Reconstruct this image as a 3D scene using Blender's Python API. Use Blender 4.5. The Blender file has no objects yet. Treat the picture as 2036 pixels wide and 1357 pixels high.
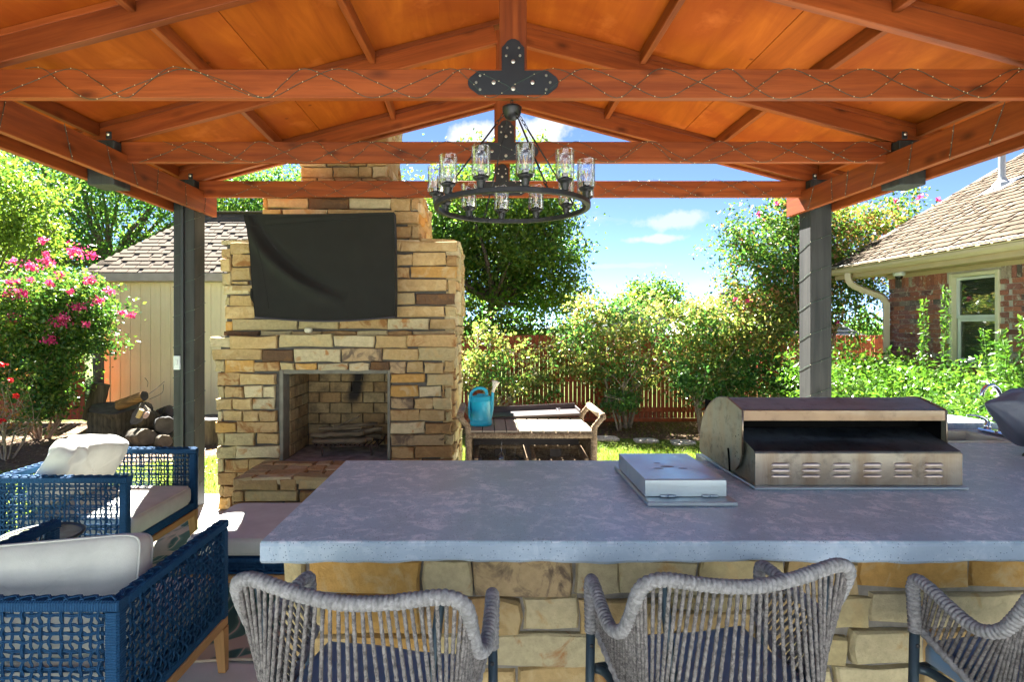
import bpy, math, random
import numpy as np
from mathutils import Vector, Matrix, Euler
R = math.radians
rnd = random.Random(7)
S = bpy.context.scene

# ------------------------------------------------------------------ camera, world, sun, exposure
cam_d = bpy.data.cameras.new('camera')
cam = bpy.data.objects.new('camera', cam_d)
S.collection.objects.link(cam)
S.camera = cam
cam.location = (0, 0, 1.65)
cam.rotation_euler = (R(90), 0, 0)
cam_d.lens = 19.98
cam_d.sensor_width = 36
cam_d.shift_x = 0.0236
cam_d.shift_y = -0.0145
cam_d.clip_start = 0.05
cam_d.clip_end = 600

SUN_EL, SUN_AZ = 49.0, -21.0          # azimuth measured from +Y towards +X
W = bpy.data.worlds.new('World')
S.world = W
W.use_nodes = True
nt = W.node_tree
nt.nodes.clear()
out = nt.nodes.new('ShaderNodeOutputWorld')
bg = nt.nodes.new('ShaderNodeBackground')
sky = nt.nodes.new('ShaderNodeTexSky')
sky.sky_type = 'NISHITA'
sky.sun_disc = False
sky.sun_elevation = R(SUN_EL)
sky.sun_rotation = R(SUN_AZ)
sky.air_density = 0.25
sky.dust_density = 0.0
sky.ozone_density = 2.0
sky.altitude = 2500
bg.inputs['Strength'].default_value = 0.05
# clouds: wispy white patches mixed over the sky colour, everywhere in the upper half
tc = nt.nodes.new('ShaderNodeTexCoord')
sep = nt.nodes.new('ShaderNodeSeparateXYZ')
nt.links.new(tc.outputs['Generated'], sep.inputs[0])
mp = nt.nodes.new('ShaderNodeMapping'); mp.inputs['Scale'].default_value = (1, 1, 2.6)
mp.inputs['Location'].default_value = (0.37, 0.0, 0.1)
nt.links.new(tc.outputs['Generated'], mp.inputs[0])
nz = nt.nodes.new('ShaderNodeTexNoise'); nz.inputs['Scale'].default_value = 3.1
nz.inputs['Detail'].default_value = 9; nz.inputs['Roughness'].default_value = 0.56
nt.links.new(mp.outputs[0], nz.inputs['Vector'])
rp = nt.nodes.new('ShaderNodeMapRange'); rp.inputs['From Min'].default_value = 0.60
rp.inputs['From Max'].default_value = 0.80
nt.links.new(nz.outputs['Fac'], rp.inputs['Value'])
acc = rp.outputs['Result']
def cloud(px, py, sx, sy, amp):
    """a cumulus at the bearing seen over the yard: soft blob with a noisy edge"""
    global acc
    d = Vector(((px-970)/1130, 1, (649-py)/1130)).normalized()
    sub = nt.nodes.new('ShaderNodeVectorMath'); sub.operation = 'SUBTRACT'
    nt.links.new(tc.outputs['Generated'], sub.inputs[0]); sub.inputs[1].default_value = d
    sc = nt.nodes.new('ShaderNodeVectorMath'); sc.operation = 'MULTIPLY'
    nt.links.new(sub.outputs[0], sc.inputs[0]); sc.inputs[1].default_value = (1130/sx, 1130/sx, 1130/sy)
    ln = nt.nodes.new('ShaderNodeVectorMath'); ln.operation = 'LENGTH'
    nt.links.new(sc.outputs[0], ln.inputs[0])
    n2 = nt.nodes.new('ShaderNodeTexNoise'); n2.inputs['Scale'].default_value = 22; n2.inputs['Detail'].default_value = 6
    n2.inputs['Roughness'].default_value = 0.6
    nt.links.new(tc.outputs['Generated'], n2.inputs['Vector'])
    m = nt.nodes.new('ShaderNodeMath'); m.operation = 'MULTIPLY_ADD'
    nt.links.new(n2.outputs['Fac'], m.inputs[0]); m.inputs[1].default_value = 2.6
    nt.links.new(ln.outputs['Value'], m.inputs[2])
    r = nt.nodes.new('ShaderNodeMapRange'); r.inputs['From Min'].default_value = 2.35; r.inputs['From Max'].default_value = 1.85
    r.inputs['To Max'].default_value = amp
    nt.links.new(m.outputs[0], r.inputs['Value'])
    mx = nt.nodes.new('ShaderNodeMath'); mx.operation = 'MAXIMUM'
    nt.links.new(acc, mx.inputs[0]); nt.links.new(r.outputs['Result'], mx.inputs[1])
    acc = mx.outputs[0]
cloud(1075, 262, 62, 34, 1.0)
cloud(945, 268, 48, 26, 0.9)
cloud(1340, 437, 62, 17, 0.62)
cloud(1290, 476, 56, 8, 0.7)
cloud(1235, 529, 90, 6, 0.35)
hz = nt.nodes.new('ShaderNodeMapRange'); hz.inputs['From Min'].default_value = 0.0; hz.inputs['From Max'].default_value = 0.12
nt.links.new(sep.outputs['Z'], hz.inputs['Value'])
mulh = nt.nodes.new('ShaderNodeMath'); mulh.operation = 'MULTIPLY'
nt.links.new(acc, mulh.inputs[0]); nt.links.new(hz.outputs['Result'], mulh.inputs[1])
mixc = nt.nodes.new('ShaderNodeMix'); mixc.data_type = 'RGBA'
nt.links.new(mulh.outputs[0], mixc.inputs[0])
nt.links.new(sky.outputs[0], mixc.inputs[6])
mixc.inputs[7].default_value = (1.75, 1.8, 1.9, 1)
nt.links.new(mixc.outputs[2], bg.inputs['Color'])
nt.links.new(bg.outputs[0], out.inputs[0])

sl = bpy.data.lights.new('sun', 'SUN'); sl.energy = 5.0; sl.angle = R(0.53); sl.color = (1.0, 0.965, 0.91)
sun = bpy.data.objects.new('sun', sl); S.collection.objects.link(sun)
sd = Vector((math.sin(R(SUN_AZ))*math.cos(R(SUN_EL)), math.cos(R(SUN_AZ))*math.cos(R(SUN_EL)), math.sin(R(SUN_EL))))
sun.rotation_euler = sd.to_track_quat('Z', 'Y').to_euler()
sun.location = sd*40

S.view_settings.view_transform = 'Standard'
S.view_settings.look = 'None'
S.view_settings.gamma = 1
S.view_settings.use_curve_mapping = False
S.view_settings.exposure = 3.68
S.render.engine = 'CYCLES'
S.cycles.max_bounces = 10
S.cycles.diffuse_bounces = 5
S.cycles.transparent_max_bounces = 24
S.cycles.transmission_bounces = 8
S.cycles.sample_clamp_indirect = 8
S.cycles.caustics_reflective = False
S.cycles.caustics_refractive = False

# ------------------------------------------------------------------ materials
def mat(name):
    m = bpy.data.materials.new(name); m.use_nodes = True
    n = m.node_tree.nodes
    return m, m.node_tree, n['Principled BSDF']
def N(t, typ, **kw):
    n = t.nodes.new(typ)
    for k, v in kw.items():
        if k in n.inputs: n.inputs[k].default_value = v
        else: setattr(n, k, v)
    return n
def ramp(t, fac, stops, interp='LINEAR'):
    r = t.nodes.new('ShaderNodeValToRGB'); r.color_ramp.interpolation = interp
    e = r.color_ramp.elements
    while len(e) < len(stops): e.new(0.5)
    for i, (p, c) in enumerate(stops):
        e[i].position = p
        e[i].color = (c[0], c[1], c[2], 1) if hasattr(c, '__len__') else (c, c, c, 1)
    t.links.new(fac, r.inputs[0])
    return r.outputs[0]
def coords(t, scale=(1, 1, 1), rand=7.0):
    """object coordinates, shifted per object so that copies do not repeat"""
    tc = t.nodes.new('ShaderNodeTexCoord'); oi = t.nodes.new('ShaderNodeObjectInfo')
    m = N(t, 'ShaderNodeMath', operation='MULTIPLY'); t.links.new(oi.outputs['Random'], m.inputs[0]); m.inputs[1].default_value = rand
    a = N(t, 'ShaderNodeVectorMath', operation='ADD')
    t.links.new(tc.outputs['Object'], a.inputs[0]); t.links.new(m.outputs[0], a.inputs[1])
    mp = t.nodes.new('ShaderNodeMapping'); mp.inputs['Scale'].default_value = scale
    t.links.new(a.outputs[0], mp.inputs[0])
    return mp.outputs[0], oi.outputs['Random']
def noise(t, vec, scale, detail=4, rough=0.55, dist=0.0):
    n = N(t, 'ShaderNodeTexNoise', Scale=scale, Detail=detail, Roughness=rough, Distortion=dist)
    t.links.new(vec, n.inputs['Vector']); return n.outputs['Fac']
def mixrgb(t, fac, a, b, mode='MIX'):
    m = t.nodes.new('ShaderNodeMix'); m.data_type = 'RGBA'; m.blend_type = mode
    for i, v in ((0, fac), (6, a), (7, b)):
        if hasattr(v, 'links') or isinstance(v, bpy.types.NodeSocket): t.links.new(v, m.inputs[i])
        elif i == 0: m.inputs[0].default_value = v
        else: m.inputs[i].default_value = (v[0], v[1], v[2], 1)
    return m.outputs[2]
def bump(t, b, h, strength=0.4, dist=0.01):
    n = N(t, 'ShaderNodeBump'); n.inputs['Strength'].default_value = strength; n.inputs['Distance'].default_value = dist
    t.links.new(h, n.inputs['Height']); t.links.new(n.outputs[0], b.inputs['Normal'])
def math_(t, op, a, b):
    m = N(t, 'ShaderNodeMath', operation=op)
    for i, v in enumerate((a, b)):
        if isinstance(v, bpy.types.NodeSocket): t.links.new(v, m.inputs[i])
        else: m.inputs[i].default_value = v
    return m.outputs[0]
def scl(c, k): return (c[0]*k, c[1]*k, c[2]*k)

def m_plain(name, col, rough=0.6, metal=0.0, var=0.12, nscale=6, bmp=0.15, bscale=60, spec=None, coat=0):
    m, t, b = mat(name)
    v, r = coords(t)
    f = noise(t, v, nscale, 5)
    c = ramp(t, f, [(0.3, scl(col, 1-var)), (0.7, scl(col, 1+var))])
    t.links.new(c, b.inputs['Base Color'])
    b.inputs['Roughness'].default_value = rough; b.inputs['Metallic'].default_value = metal
    if spec is not None: b.inputs['Specular IOR Level'].default_value = spec
    if coat: b.inputs['Coat Weight'].default_value = coat
    if bmp: bump(t, b, noise(t, v, bscale, 3), bmp, 0.003)
    return m
def m_wood(name, dark, light, rough=0.55, axis=0, knots=True, scale=1.0, spec=0.35, bmp=0.25, rvar=0.18):
    m, t, b = mat(name)
    s = [18*scale]*3; s[axis] = 0.9*scale
    v, r = coords(t, tuple(s))
    v2, _ = coords(t)
    g = noise(t, v, 1.0, 6, 0.62, 0.6)
    fine = noise(t, v, 5.0, 4, 0.6)
    c = ramp(t, g, [(0.28, dark), (0.5, tuple((a+b_)/2 for a, b_ in zip(dark, light))), (0.72, light)])
    blot = noise(t, v2, 1.7, 4, 0.6)
    c = mixrgb(t, math_(t, 'MULTIPLY', ramp(t, blot, [(0.35, 0), (0.75, 1)]), 0.35), c, scl(dark, 0.8))
    c = mixrgb(t, math_(t, 'MULTIPLY', ramp(t, fine, [(0.55, 0), (0.75, 1)]), 0.3), c, scl(dark, 0.55))
    if knots:
        ks = [7.0]*3; ks[axis] = 3.2
        v3, _ = coords(t, tuple(ks))
        vo = N(t, 'ShaderNodeTexVoronoi'); vo.inputs['Scale'].default_value = 1.0; t.links.new(v3, vo.inputs['Vector'])
        k = ramp(t, math_(t, 'ADD', vo.outputs['Distance'], math_(t, 'MULTIPLY', fine, .10)), [(0.10, 1), (0.17, 0.6), (0.30, 0)])
        c = mixrgb(t, math_(t, 'MULTIPLY', k, 0.75), c, scl(dark, 0.28))
    hv = math_(t, 'ADD', math_(t, 'MULTIPLY', r, rvar*2), 1-rvar)
    comb = N(t, 'ShaderNodeCombineColor'); [t.links.new(hv, comb.inputs[i]) for i in range(3)]
    c = mixrgb(t, 1.0, c, comb.outputs[0], 'MULTIPLY')
    t.links.new(c, b.inputs['Base Color']); b.inputs['Roughness'].default_value = rough
    b.inputs['Specular IOR Level'].default_value = spec
    bump(t, b, math_(t, 'ADD', g, math_(t, 'MULTIPLY', fine, 0.6)), bmp, 0.004)
    return m
def m_stone(name, base, patch, amount=0.5, dark=(0.04, 0.03, 0.025), darkamt=0.2, rvar=0.2, ps=9.0):
    m, t, b = mat(name)
    v, r = coords(t, rand=31.0)
    n1 = noise(t, v, ps, 6, 0.6, 0.8)
    n2 = noise(t, v, 34, 5, 0.65)
    n3 = noise(t, v, ps*2.4, 6, 0.7, 1.4)
    c = ramp(t, n2, [(0.25, scl(base, 0.80)), (0.75, scl(base, 1.16))])
    lo = 0.66-0.3*amount
    c = mixrgb(t, ramp(t, n1, [(lo, 0), (lo+0.12, 0.85)]), c, patch)
    lo = 0.74-0.3*darkamt
    c = mixrgb(t, ramp(t, n3, [(lo, 0), (lo+0.07, 0.9)]), c, dark)
    hv = math_(t, 'ADD', math_(t, 'MULTIPLY', r, rvar*1.2), 1-rvar*.6)
    comb = N(t, 'ShaderNodeCombineColor'); [t.links.new(hv, comb.inputs[i]) for i in range(3)]
    c = mixrgb(t, 1.0, c, comb.outputs[0], 'MULTIPLY')
    t.links.new(c, b.inputs['Base Color']); b.inputs['Roughness'].default_value = 0.88
    b.inputs['Specular IOR Level'].default_value = 0.25
    bump(t, b, math_(t, 'ADD', math_(t, 'MULTIPLY', n2, 0.5), noise(t, v, 22, 7, 0.78)), 0.9, 0.012)
    return m
def m_shingle(name, base, var=.35):
    m, t, b = mat(name)
    v, r = coords(t, rand=23.0); g = N(t, 'ShaderNodeNewGeometry')
    w = math_(t, 'FRACT', math_(t, 'ADD', r, g.outputs['Random Per Island']), 0)
    c = ramp(t, w, [(0, scl(base, 1-var)), (.35, scl(base, .92)), (.6, scl(base, 1.08)), (1, scl(base, 1+var))])
    n2 = noise(t, v, 95, 4, .7); n1 = noise(t, v, 2.0, 4, .6)
    c = mixrgb(t, ramp(t, n2, [(.4, .35), (.65, 0)]), c, scl(base, .45))
    c = mixrgb(t, ramp(t, n1, [(.45, 0), (.7, .3)]), c, scl(base, .7))
    t.links.new(c, b.inputs['Base Color']); b.inputs['Roughness'].default_value = .95; b.inputs['Specular IOR Level'].default_value = .15
    bump(t, b, n2, .6, .004)
    return m
def m_leaf(name, cols, trans=0.5, rough=0.45, tmul=1.0, spec=0.4):
    """leaf: diffuse + gloss on top, light shining through from behind; colour varies leaf by leaf"""
    m, t, b = mat(name)
    g = N(t, 'ShaderNodeNewGeometry')
    k = len(cols)
    c = ramp(t, g.outputs['Random Per Island'], [((i+0.5)/k, cc) for i, cc in enumerate(cols)])
    t.links.new(c, b.inputs['Base Color']); b.inputs['Roughness'].default_value = rough
    b.inputs['Specular IOR Level'].default_value = spec
    tr = N(t, 'ShaderNodeBsdfTranslucent')
    mc = mixrgb(t, 1.0, c, (1.4*tmul, 1.48*tmul, .9*tmul), 'MULTIPLY')
    t.links.new(mc, tr.inputs['Color'])
    ms = N(t, 'ShaderNodeMixShader'); ms.inputs[0].default_value = trans
    t.links.new(b.outputs[0], ms.inputs[1]); t.links.new(tr.outputs[0], ms.inputs[2])
    t.links.new(ms.outputs[0], t.nodes['Material Output'].inputs[0])
    return m
def m_glass(name, tint=(0.95, 0.97, 0.98), rough=0.02, alpha=0.25):
    """thin clear glass: mostly lets light straight through, with a reflection"""
    m, t, b = mat(name)
    b.inputs['Base Color'].default_value = (*tint, 1); b.inputs['Roughness'].default_value = rough
    b.inputs['Specular IOR Level'].default_value = 0.9
    tr = N(t, 'ShaderNodeBsdfTransparent'); tr.inputs[0].default_value = (*tint, 1)
    gl = N(t, 'ShaderNodeBsdfGlossy'); gl.inputs['Roughness'].default_value = rough
    fr = N(t, 'ShaderNodeFresnel'); fr.inputs[0].default_value = 1.5
    f = math_(t, 'ADD', math_(t, 'MULTIPLY', fr.outputs[0], alpha), alpha*0.12)
    ms = N(t, 'ShaderNodeMixShader'); t.links.new(f, ms.inputs[0])
    t.links.new(tr.outputs[0], ms.inputs[1]); t.links.new(gl.outputs[0], ms.inputs[2])
    t.links.new(ms.outputs[0], t.nodes['Material Output'].inputs[0])
    return m

# ------------------------------------------------------------------ mesh helpers
def rot(rx=0, ry=0, rz=0): return Euler((rx, ry, rz)).to_matrix()
class MB:
    def __init__(s): s.v = []; s.f = []
    def add(s, vs, fs):
        o = len(s.v); s.v += [tuple(v) for v in vs]; s.f += [tuple(i+o for i in f) for f in fs]; return s
    def box(s, x0, x1, y0, y1, z0, z1, M=None, c=None):
        vs = [(x, y, z) for x in (x0, x1) for y in (y0, y1) for z in (z0, z1)]
        if M is not None: vs = [Vector(c or (0, 0, 0)) + M @ Vector(v) for v in vs]
        return s.add(vs, [(0, 1, 3, 2), (4, 6, 7, 5), (0, 4, 5, 1), (2, 3, 7, 6), (0, 2, 6, 4), (1, 5, 7, 3)])
    def bbox(s, x0, x1, y0, y1, z0, z1, b=0.004, M=None, c=None):
        """box with bevelled edges"""
        if x1 < x0: x0, x1 = x1, x0
        if y1 < y0: y0, y1 = y1, y0
        if z1 < z0: z0, z1 = z1, z0
        b = min(b, (x1-x0)*.4, (y1-y0)*.4, (z1-z0)*.4)
        vs = []; idx = {}
        for ix, X in enumerate((x0, x1)):
            for iy, Y in enumerate((y0, y1)):
                for iz, Z in enumerate((z0, z1)):
                    sx, sy, sz = (1-2*ix)*b, (1-2*iy)*b, (1-2*iz)*b
                    idx[ix, iy, iz] = len(vs)
                    vs += [(X, Y+sy, Z+sz), (X+sx, Y, Z+sz), (X+sx, Y+sy, Z)]
        f = []
        I = lambda a, b_, c_, k: idx[a, b_, c_]+k
        for k in (0, 1):
            q = [I(k, 0, 0, 0), I(k, 0, 1, 0), I(k, 1, 1, 0), I(k, 1, 0, 0)]; f.append(q if k == 0 else q[::-1])
            q = [I(0, k, 0, 1), I(1, k, 0, 1), I(1, k, 1, 1), I(0, k, 1, 1)]; f.append(q if k == 0 else q[::-1])
            q = [I(0, 0, k, 2), I(0, 1, k, 2), I(1, 1, k, 2), I(1, 0, k, 2)]; f.append(q if k == 0 else q[::-1])
        for a in (0, 1):
            for c_ in (0, 1):
                f.append([I(a, 0, c_, 0), I(a, 1, c_, 0), I(a, 1, c_, 2), I(a, 0, c_, 2)])
                f.append([I(0, a, c_, 1), I(1, a, c_, 1), I(1, a, c_, 2), I(0, a, c_, 2)])
                f.append([I(a, c_, 0, 0), I(a, c_, 1, 0), I(a, c_, 1, 1), I(a, c_, 0, 1)])
                for d in (0, 1): f.append([I(a, c_, d, 0), I(a, c_, d, 1), I(a, c_, d, 2)])
        if M is not None: vs = [Vector(c or (0, 0, 0)) + M @ Vector(v) for v in vs]
        return s.add(vs, f)
    def tube(s, pts, r, n=8, caps=True, closed=False, ring=None, up=None):
        P = [Vector(p) for p in pts]; m = len(P)
        rr = r if callable(r) else (lambda i: r[i] if hasattr(r, '__len__') else r)
        vs = []; prev = None
        for i in range(m):
            if closed: d = P[(i+1) % m]-P[i-1]
            else: d = P[min(i+1, m-1)]-P[max(i-1, 0)]
            if d.length < 1e-9: d = Vector((0, 0, 1))
            d.normalize()
            if prev is None:
                u = Vector(up) if up else (Vector((0, 0, 1)) if abs(d.z) < 0.9 else Vector((1, 0, 0)))
                a = u - d*u.dot(d); a.normalize()
            else:
                a = prev - d*prev.dot(d)
                if a.length < 1e-6: a = d.orthogonal()
                a.normalize()
            prev = a; b = d.cross(a)
            for k in range(n):
                t = 2*math.pi*k/n
                q = ring(i, t) if ring else 1.0
                vs.append(P[i] + (a*math.cos(t)+b*math.sin(t))*rr(i)*q)
        f = []
        for i in range(m if closed else m-1):
            j = (i+1) % m
            for k in range(n):
                l = (k+1) % n
                f.append((i*n+k, i*n+l, j*n+l, j*n+k))
        if caps and not closed:
            f.append(tuple(range(n-1, -1, -1))); f.append(tuple((m-1)*n+k for k in range(n)))
        return s.add(vs, f)
    def lathe(s, prof, n=24, c=(0, 0, 0), M=None, caps=True):
        vs = []
        for (r, z) in prof:
            for k in range(n):
                t = 2*math.pi*k/n
                v = Vector((r*math.cos(t), r*math.sin(t), z))
                if M is not None: v = M @ v
                vs.append(v+Vector(c))
        f = []
        for i in range(len(prof)-1):
            for k in range(n):
                l = (k+1) % n
                f.append((i*n+k, i*n+l, (i+1)*n+l, (i+1)*n+k))
        if caps:
            f.append(tuple(range(n-1, -1, -1))); f.append(tuple((len(prof)-1)*n+k for k in range(n)))
        return s.add(vs, f)
    def prism(s, poly, axis, a0, a1, M=None, c=None):
        """extrude a 2D outline along an axis (0: outline is (y,z), 1: (x,z), 2: (x,y))"""
        def P(u, w, a):
            return {0: (a, u, w), 1: (u, a, w), 2: (u, w, a)}[axis]
        n = len(poly)
        vs = [P(u, w, a0) for u, w in poly] + [P(u, w, a1) for u, w in poly]
        if M is not None: vs = [Vector(c or (0, 0, 0)) + M @ Vector(v) for v in vs]
        f = [tuple(range(n)), tuple(range(2*n-1, n-1, -1))]
        for i in range(n):
            j = (i+1) % n
            f.append((i, i+n, j+n, j))
        return s.add(vs, f)
    def grid(s, nu, nv, fn):
        vs = [fn(i/nu, j/nv) for j in range(nv+1) for i in range(nu+1)]
        f = [(j*(nu+1)+i, j*(nu+1)+i+1, (j+1)*(nu+1)+i+1, (j+1)*(nu+1)+i) for j in range(nv) for i in range(nu)]
        return s.add(vs, f)
    def mesh(s, name, m, smooth=False, off=None):
        me = bpy.data.meshes.new(name)
        vs = s.v if off is None else [(x-off[0], y-off[1], z-off[2]) for x, y, z in s.v]
        me.from_pydata([tuple(v) for v in vs], [], s.f)
        me.materials.append(m)
        if smooth: me.shade_smooth()
        return me
    def build(s, name, m, parent=None, smooth=False, local=False, loc=None, kind=None, fixn=False):
        off = None
        if parent is not None and not local:
            L = Vector(parent.location); p = parent.parent
            while p: L += Vector(p.location); p = p.parent
            off = tuple(L)
        me = s.mesh(name, m, smooth, off)
        if fixn:
            import bmesh
            bm = bmesh.new(); bm.from_mesh(me); bmesh.ops.recalc_face_normals(bm, faces=bm.faces); bm.to_mesh(me); bm.free()
        return link(name, me, parent, loc, kind)
def link(name, me, parent=None, loc=None, kind=None):
    o = bpy.data.objects.new(name, me); S.collection.objects.link(o)
    if parent is not None: o.parent = parent
    if loc is not None: o.location = loc
    if kind: o['kind'] = kind
    return o
def thing(name, label, cat, loc=(0, 0, 0), rz=0, group=None):
    o = bpy.data.objects.new(name, None); o.empty_display_size = 0.1
    S.collection.objects.link(o); o.location = loc; o.rotation_euler = (0, 0, rz)
    o['label'] = label; o['category'] = cat
    if group: o['group'] = group
    return o
def tag(o, label, cat, group=None):
    o['label'] = label; o['category'] = cat
    if group: o['group'] = group
    return o
def copy_tree(o, parent=None):
    c = o.copy(); S.collection.objects.link(c); c.parent = parent
    for ch in list(o.children): copy_tree(ch, c)
    return c
def at(px, py, Y):
    """the point at distance Y behind a pixel of the 2036 x 1357 photograph"""
    return Vector(((px-970)*Y/1130, Y, 1.65-(py-649)*Y/1130))
def spline(pts, n=8):
    P = [Vector(p) for p in pts]; out = []
    for i in range(len(P)-1):
        p0, p1, p2, p3 = P[max(i-1, 0)], P[i], P[i+1], P[min(i+2, len(P)-1)]
        for k in range(n):
            t = k/n
            out.append(0.5*((2*p1)+(-p0+p2)*t+(2*p0-5*p1+4*p2-p3)*t*t+(-p0+3*p1-3*p2+p3)*t**3))
    out.append(P[-1]); return out
def np_mesh(name, verts, faces_flat, nper, m, smooth=False):
    me = bpy.data.meshes.new(name)
    nv = len(verts); nf = len(faces_flat)//nper
    me.vertices.add(nv); me.vertices.foreach_set('co', np.asarray(verts, dtype=np.float32).ravel())
    me.loops.add(nf*nper); me.loops.foreach_set('vertex_index', np.asarray(faces_flat, dtype=np.int32))
    me.polygons.add(nf)
    me.polygons.foreach_set('loop_start', np.arange(0, nf*nper, nper, dtype=np.int32))
    me.polygons.foreach_set('loop_total', np.full(nf, nper, dtype=np.int32))
    me.update(calc_edges=True); me.materials.append(m)
    return me
def leaves(centers, size, rs, droop=0.0, aspect=0.5, fold=0.25, upbias=0.0):
    """one small folded leaf (two triangles) at every centre"""
    n = len(centers)
    d = rs.normal(size=(n, 3)); d[:, 2] -= droop; d /= np.linalg.norm(d, axis=1)[:, None]
    q = rs.normal(size=(n, 3)); q[:, 2] += upbias
    s = np.cross(d, q); s /= (np.linalg.norm(s, axis=1)[:, None]+1e-9)
    nn = np.cross(s, d)
    L = size*(0.45+1.1*rs.random(n))[:, None]
    a = centers - d*L*0.5; b = centers + d*L*0.5
    mid = centers + nn*L*fold*0.3
    c1 = mid + s*L*aspect*0.5 ; c2 = mid - s*L*aspect*0.5
    v = np.stack([a, c1, b, c2], axis=1).reshape(-1, 3)
    i = np.arange(n)*4
    f = np.stack([i, i+1, i+2, i, i+2, i+3], axis=1).ravel()
    return v, f
GZ = -0.14
# ------------------------------------------------------------------ ground
def m_ground(name, kind):
    m, t, b = mat(name)
    tc = N(t, 'ShaderNodeTexCoord'); v = tc.outputs['Object']
    n1 = noise(t, v, 0.7, 6, 0.6); n2 = noise(t, v, 26, 5, 0.7); n3 = noise(t, v, 4.2, 5, 0.65)
    if kind == 'lawn':
        c = ramp(t, n3, [(0.3, (0.11, 0.18, 0.022)), (0.7, (0.13, 0.18, 0.03))])
        c = mixrgb(t, ramp(t, n2, [(0.45, 0), (0.7, 0.6)]), c, (0.15, 0.12, 0.04))
        c = mixrgb(t, ramp(t, n1, [(0.5, 0), (0.68, 0.45)]), c, (0.16, 0.13, 0.06))
    elif kind == 'mulch':
        c = ramp(t, n2, [(0.3, (0.07, 0.045, 0.03)), (0.55, (0.17, 0.115, 0.075)), (0.8, (0.30, 0.22, 0.14))])
        c = mixrgb(t, ramp(t, n3, [(0.55, 0), (0.7, 0.6)]), c, (0.09, 0.12, 0.03))
    else:
        c = ramp(t, n3, [(0.3, (0.05, 0.08, 0.015)), (0.7, (0.10, 0.13, 0.03))])
    t.links.new(c, b.inputs['Base Color']); b.inputs['Roughness'].default_value = 0.95
    b.inputs['Specular IOR Level'].default_value = 0.1
    bump(t, b, n2, 0.6, 0.03)
    return m
o = MB().add([(-200, -200, GZ-.012), (200, -200, GZ-.012), (200, 300, GZ-.012), (-200, 300, GZ-.012)], [(0, 1, 2, 3)]).build('ground', m_ground('ground', 'far'), kind='structure')
o = MB().add([(-12, -4.69, GZ-.004), (12, -4.69, GZ-.004), (12, 10.6, GZ-.004), (-12, 10.6, GZ-.004)], [(0, 1, 2, 3)]).build('lawn', m_ground('lawn', 'lawn'), kind='structure')
MULCH = m_ground('mulch', 'mulch')
def bed(pts):
    MB().add([(x, y, GZ) for x, y in pts], [tuple(range(len(pts)))]).build('mulch_bed', MULCH, kind='structure')
bed([(-12, 6.9), (-8, 6.7), (-6.6, 6.55), (-5.2, 6.9), (-4.2, 7.5), (-3.0, 8.6), (-1.6, 9.2), (0, 9.35), (1.4, 9.1), (2.6, 9.0), (4.0, 8.7), (4.1, 4.6), (6.05, 4.2), (6.05, 10.62), (-12, 10.62)])

def m_concrete(name, base, pale, grey, rough=0.75, pits=True, blotch=0.5):
    m, t, b = mat(name)
    v, r = coords(t, rand=0)
    n1 = noise(t, v, 2.3, 8, 0.62, 0.4); n2 = noise(t, v, 14, 9, 0.76, 0.7); n3 = noise(t, v, 90, 3, 0.6)
    c = ramp(t, n1, [(0.3, scl(base, .86)), (0.7, scl(base, 1.1))])
    f = math_(t, 'MULTIPLY', ramp(t, n2, [(0.49, 0), (0.60, 1)]), ramp(t, n1, [(0.42, 0), (0.52, blotch)]))
    c = mixrgb(t, f, c, pale)
    n5 = noise(t, v, 26, 6, 0.75)
    c = mixrgb(t, math_(t, 'MULTIPLY', ramp(t, n5, [(0.58, 0), (0.66, 1)]), blotch*0.5), c, pale)
    c = mixrgb(t, ramp(t, noise(t, v, 5, 6, 0.7), [(0.60, 0), (0.72, 0.4)]), c, grey)
    t.links.new(c, b.inputs['Base Color']); 
    b.inputs['Specular IOR Level'].default_value = 0.4
    rr = ramp(t, n1, [(0.3, rough-0.12), (0.7, rough+0.1)]); t.links.new(rr, b.inputs['Roughness'])
    h = math_(t, 'ADD', math_(t, 'MULTIPLY', n1, 2.0), math_(t, 'MULTIPLY', n3, 0.25))
    if pits:
        vo = N(t, 'ShaderNodeTexVoronoi'); vo.inputs['Scale'].default_value = 95; t.links.new(v, vo.inputs['Vector'])
        pp = ramp(t, math_(t, 'ADD', vo.outputs['Distance'], math_(t, 'MULTIPLY', noise(t, v, 11, 5, 0.7), -0.31)), [(-0.0, 0), (0.03, 1)])
        c2 = mixrgb(t, pp, scl(base, 0.5), c); t.links.new(c2, b.inputs['Base Color'])
        h = math_(t, 'ADD', h, math_(t, 'MULTIPLY', pp, 0.8))
    bump(t, b, h, 0.35, 0.006)
    return m
M_PATIO = m_concrete('patio concrete', (0.50, 0.51, 0.51), (0.60, 0.60, 0.59), (0.38, 0.39, 0.39), 0.85, False, 0.3)
MB().bbox(-3.35, 4.6, -4.69, 5.6, GZ-.1, 0, 0.01).build('patio', M_PATIO, kind='structure')

M_FLAG = m_stone('flagstone', (0.60, 0.52, 0.44), (0.50, 0.40, 0.32), 0.3, darkamt=0.02)
def flagstone(px, py, wpx, hh, label):
    d = 1130*1.79/(py-649); c = at(px, py, d); w = wpx*d/1130/2
    r = random.Random(px); mb = MB()
    out = [(c.x+w*(1+.12*r.uniform(-1, 1))*math.copysign(abs(math.cos(a))**.6, math.cos(a)), c.y+hh*(1+.15*r.uniform(-1, 1))*math.copysign(abs(math.sin(a))**.6, math.sin(a))) for a in [i*math.pi/6+.1 for i in range(12)]]
    mb.prism(out, 2, GZ-.02, GZ+.022)
    return tag(mb.build('stepping_stone', M_FLAG), label, 'stepping stone', 'stepping stones in the lawn')
flagstone(1207, 874, 42, .17, 'flat pale stepping stone in the lawn just right of the wicker cart')
flagstone(1284, 878, 50, .16, 'flat pale stepping stone in the grass, middle one of the row')
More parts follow.
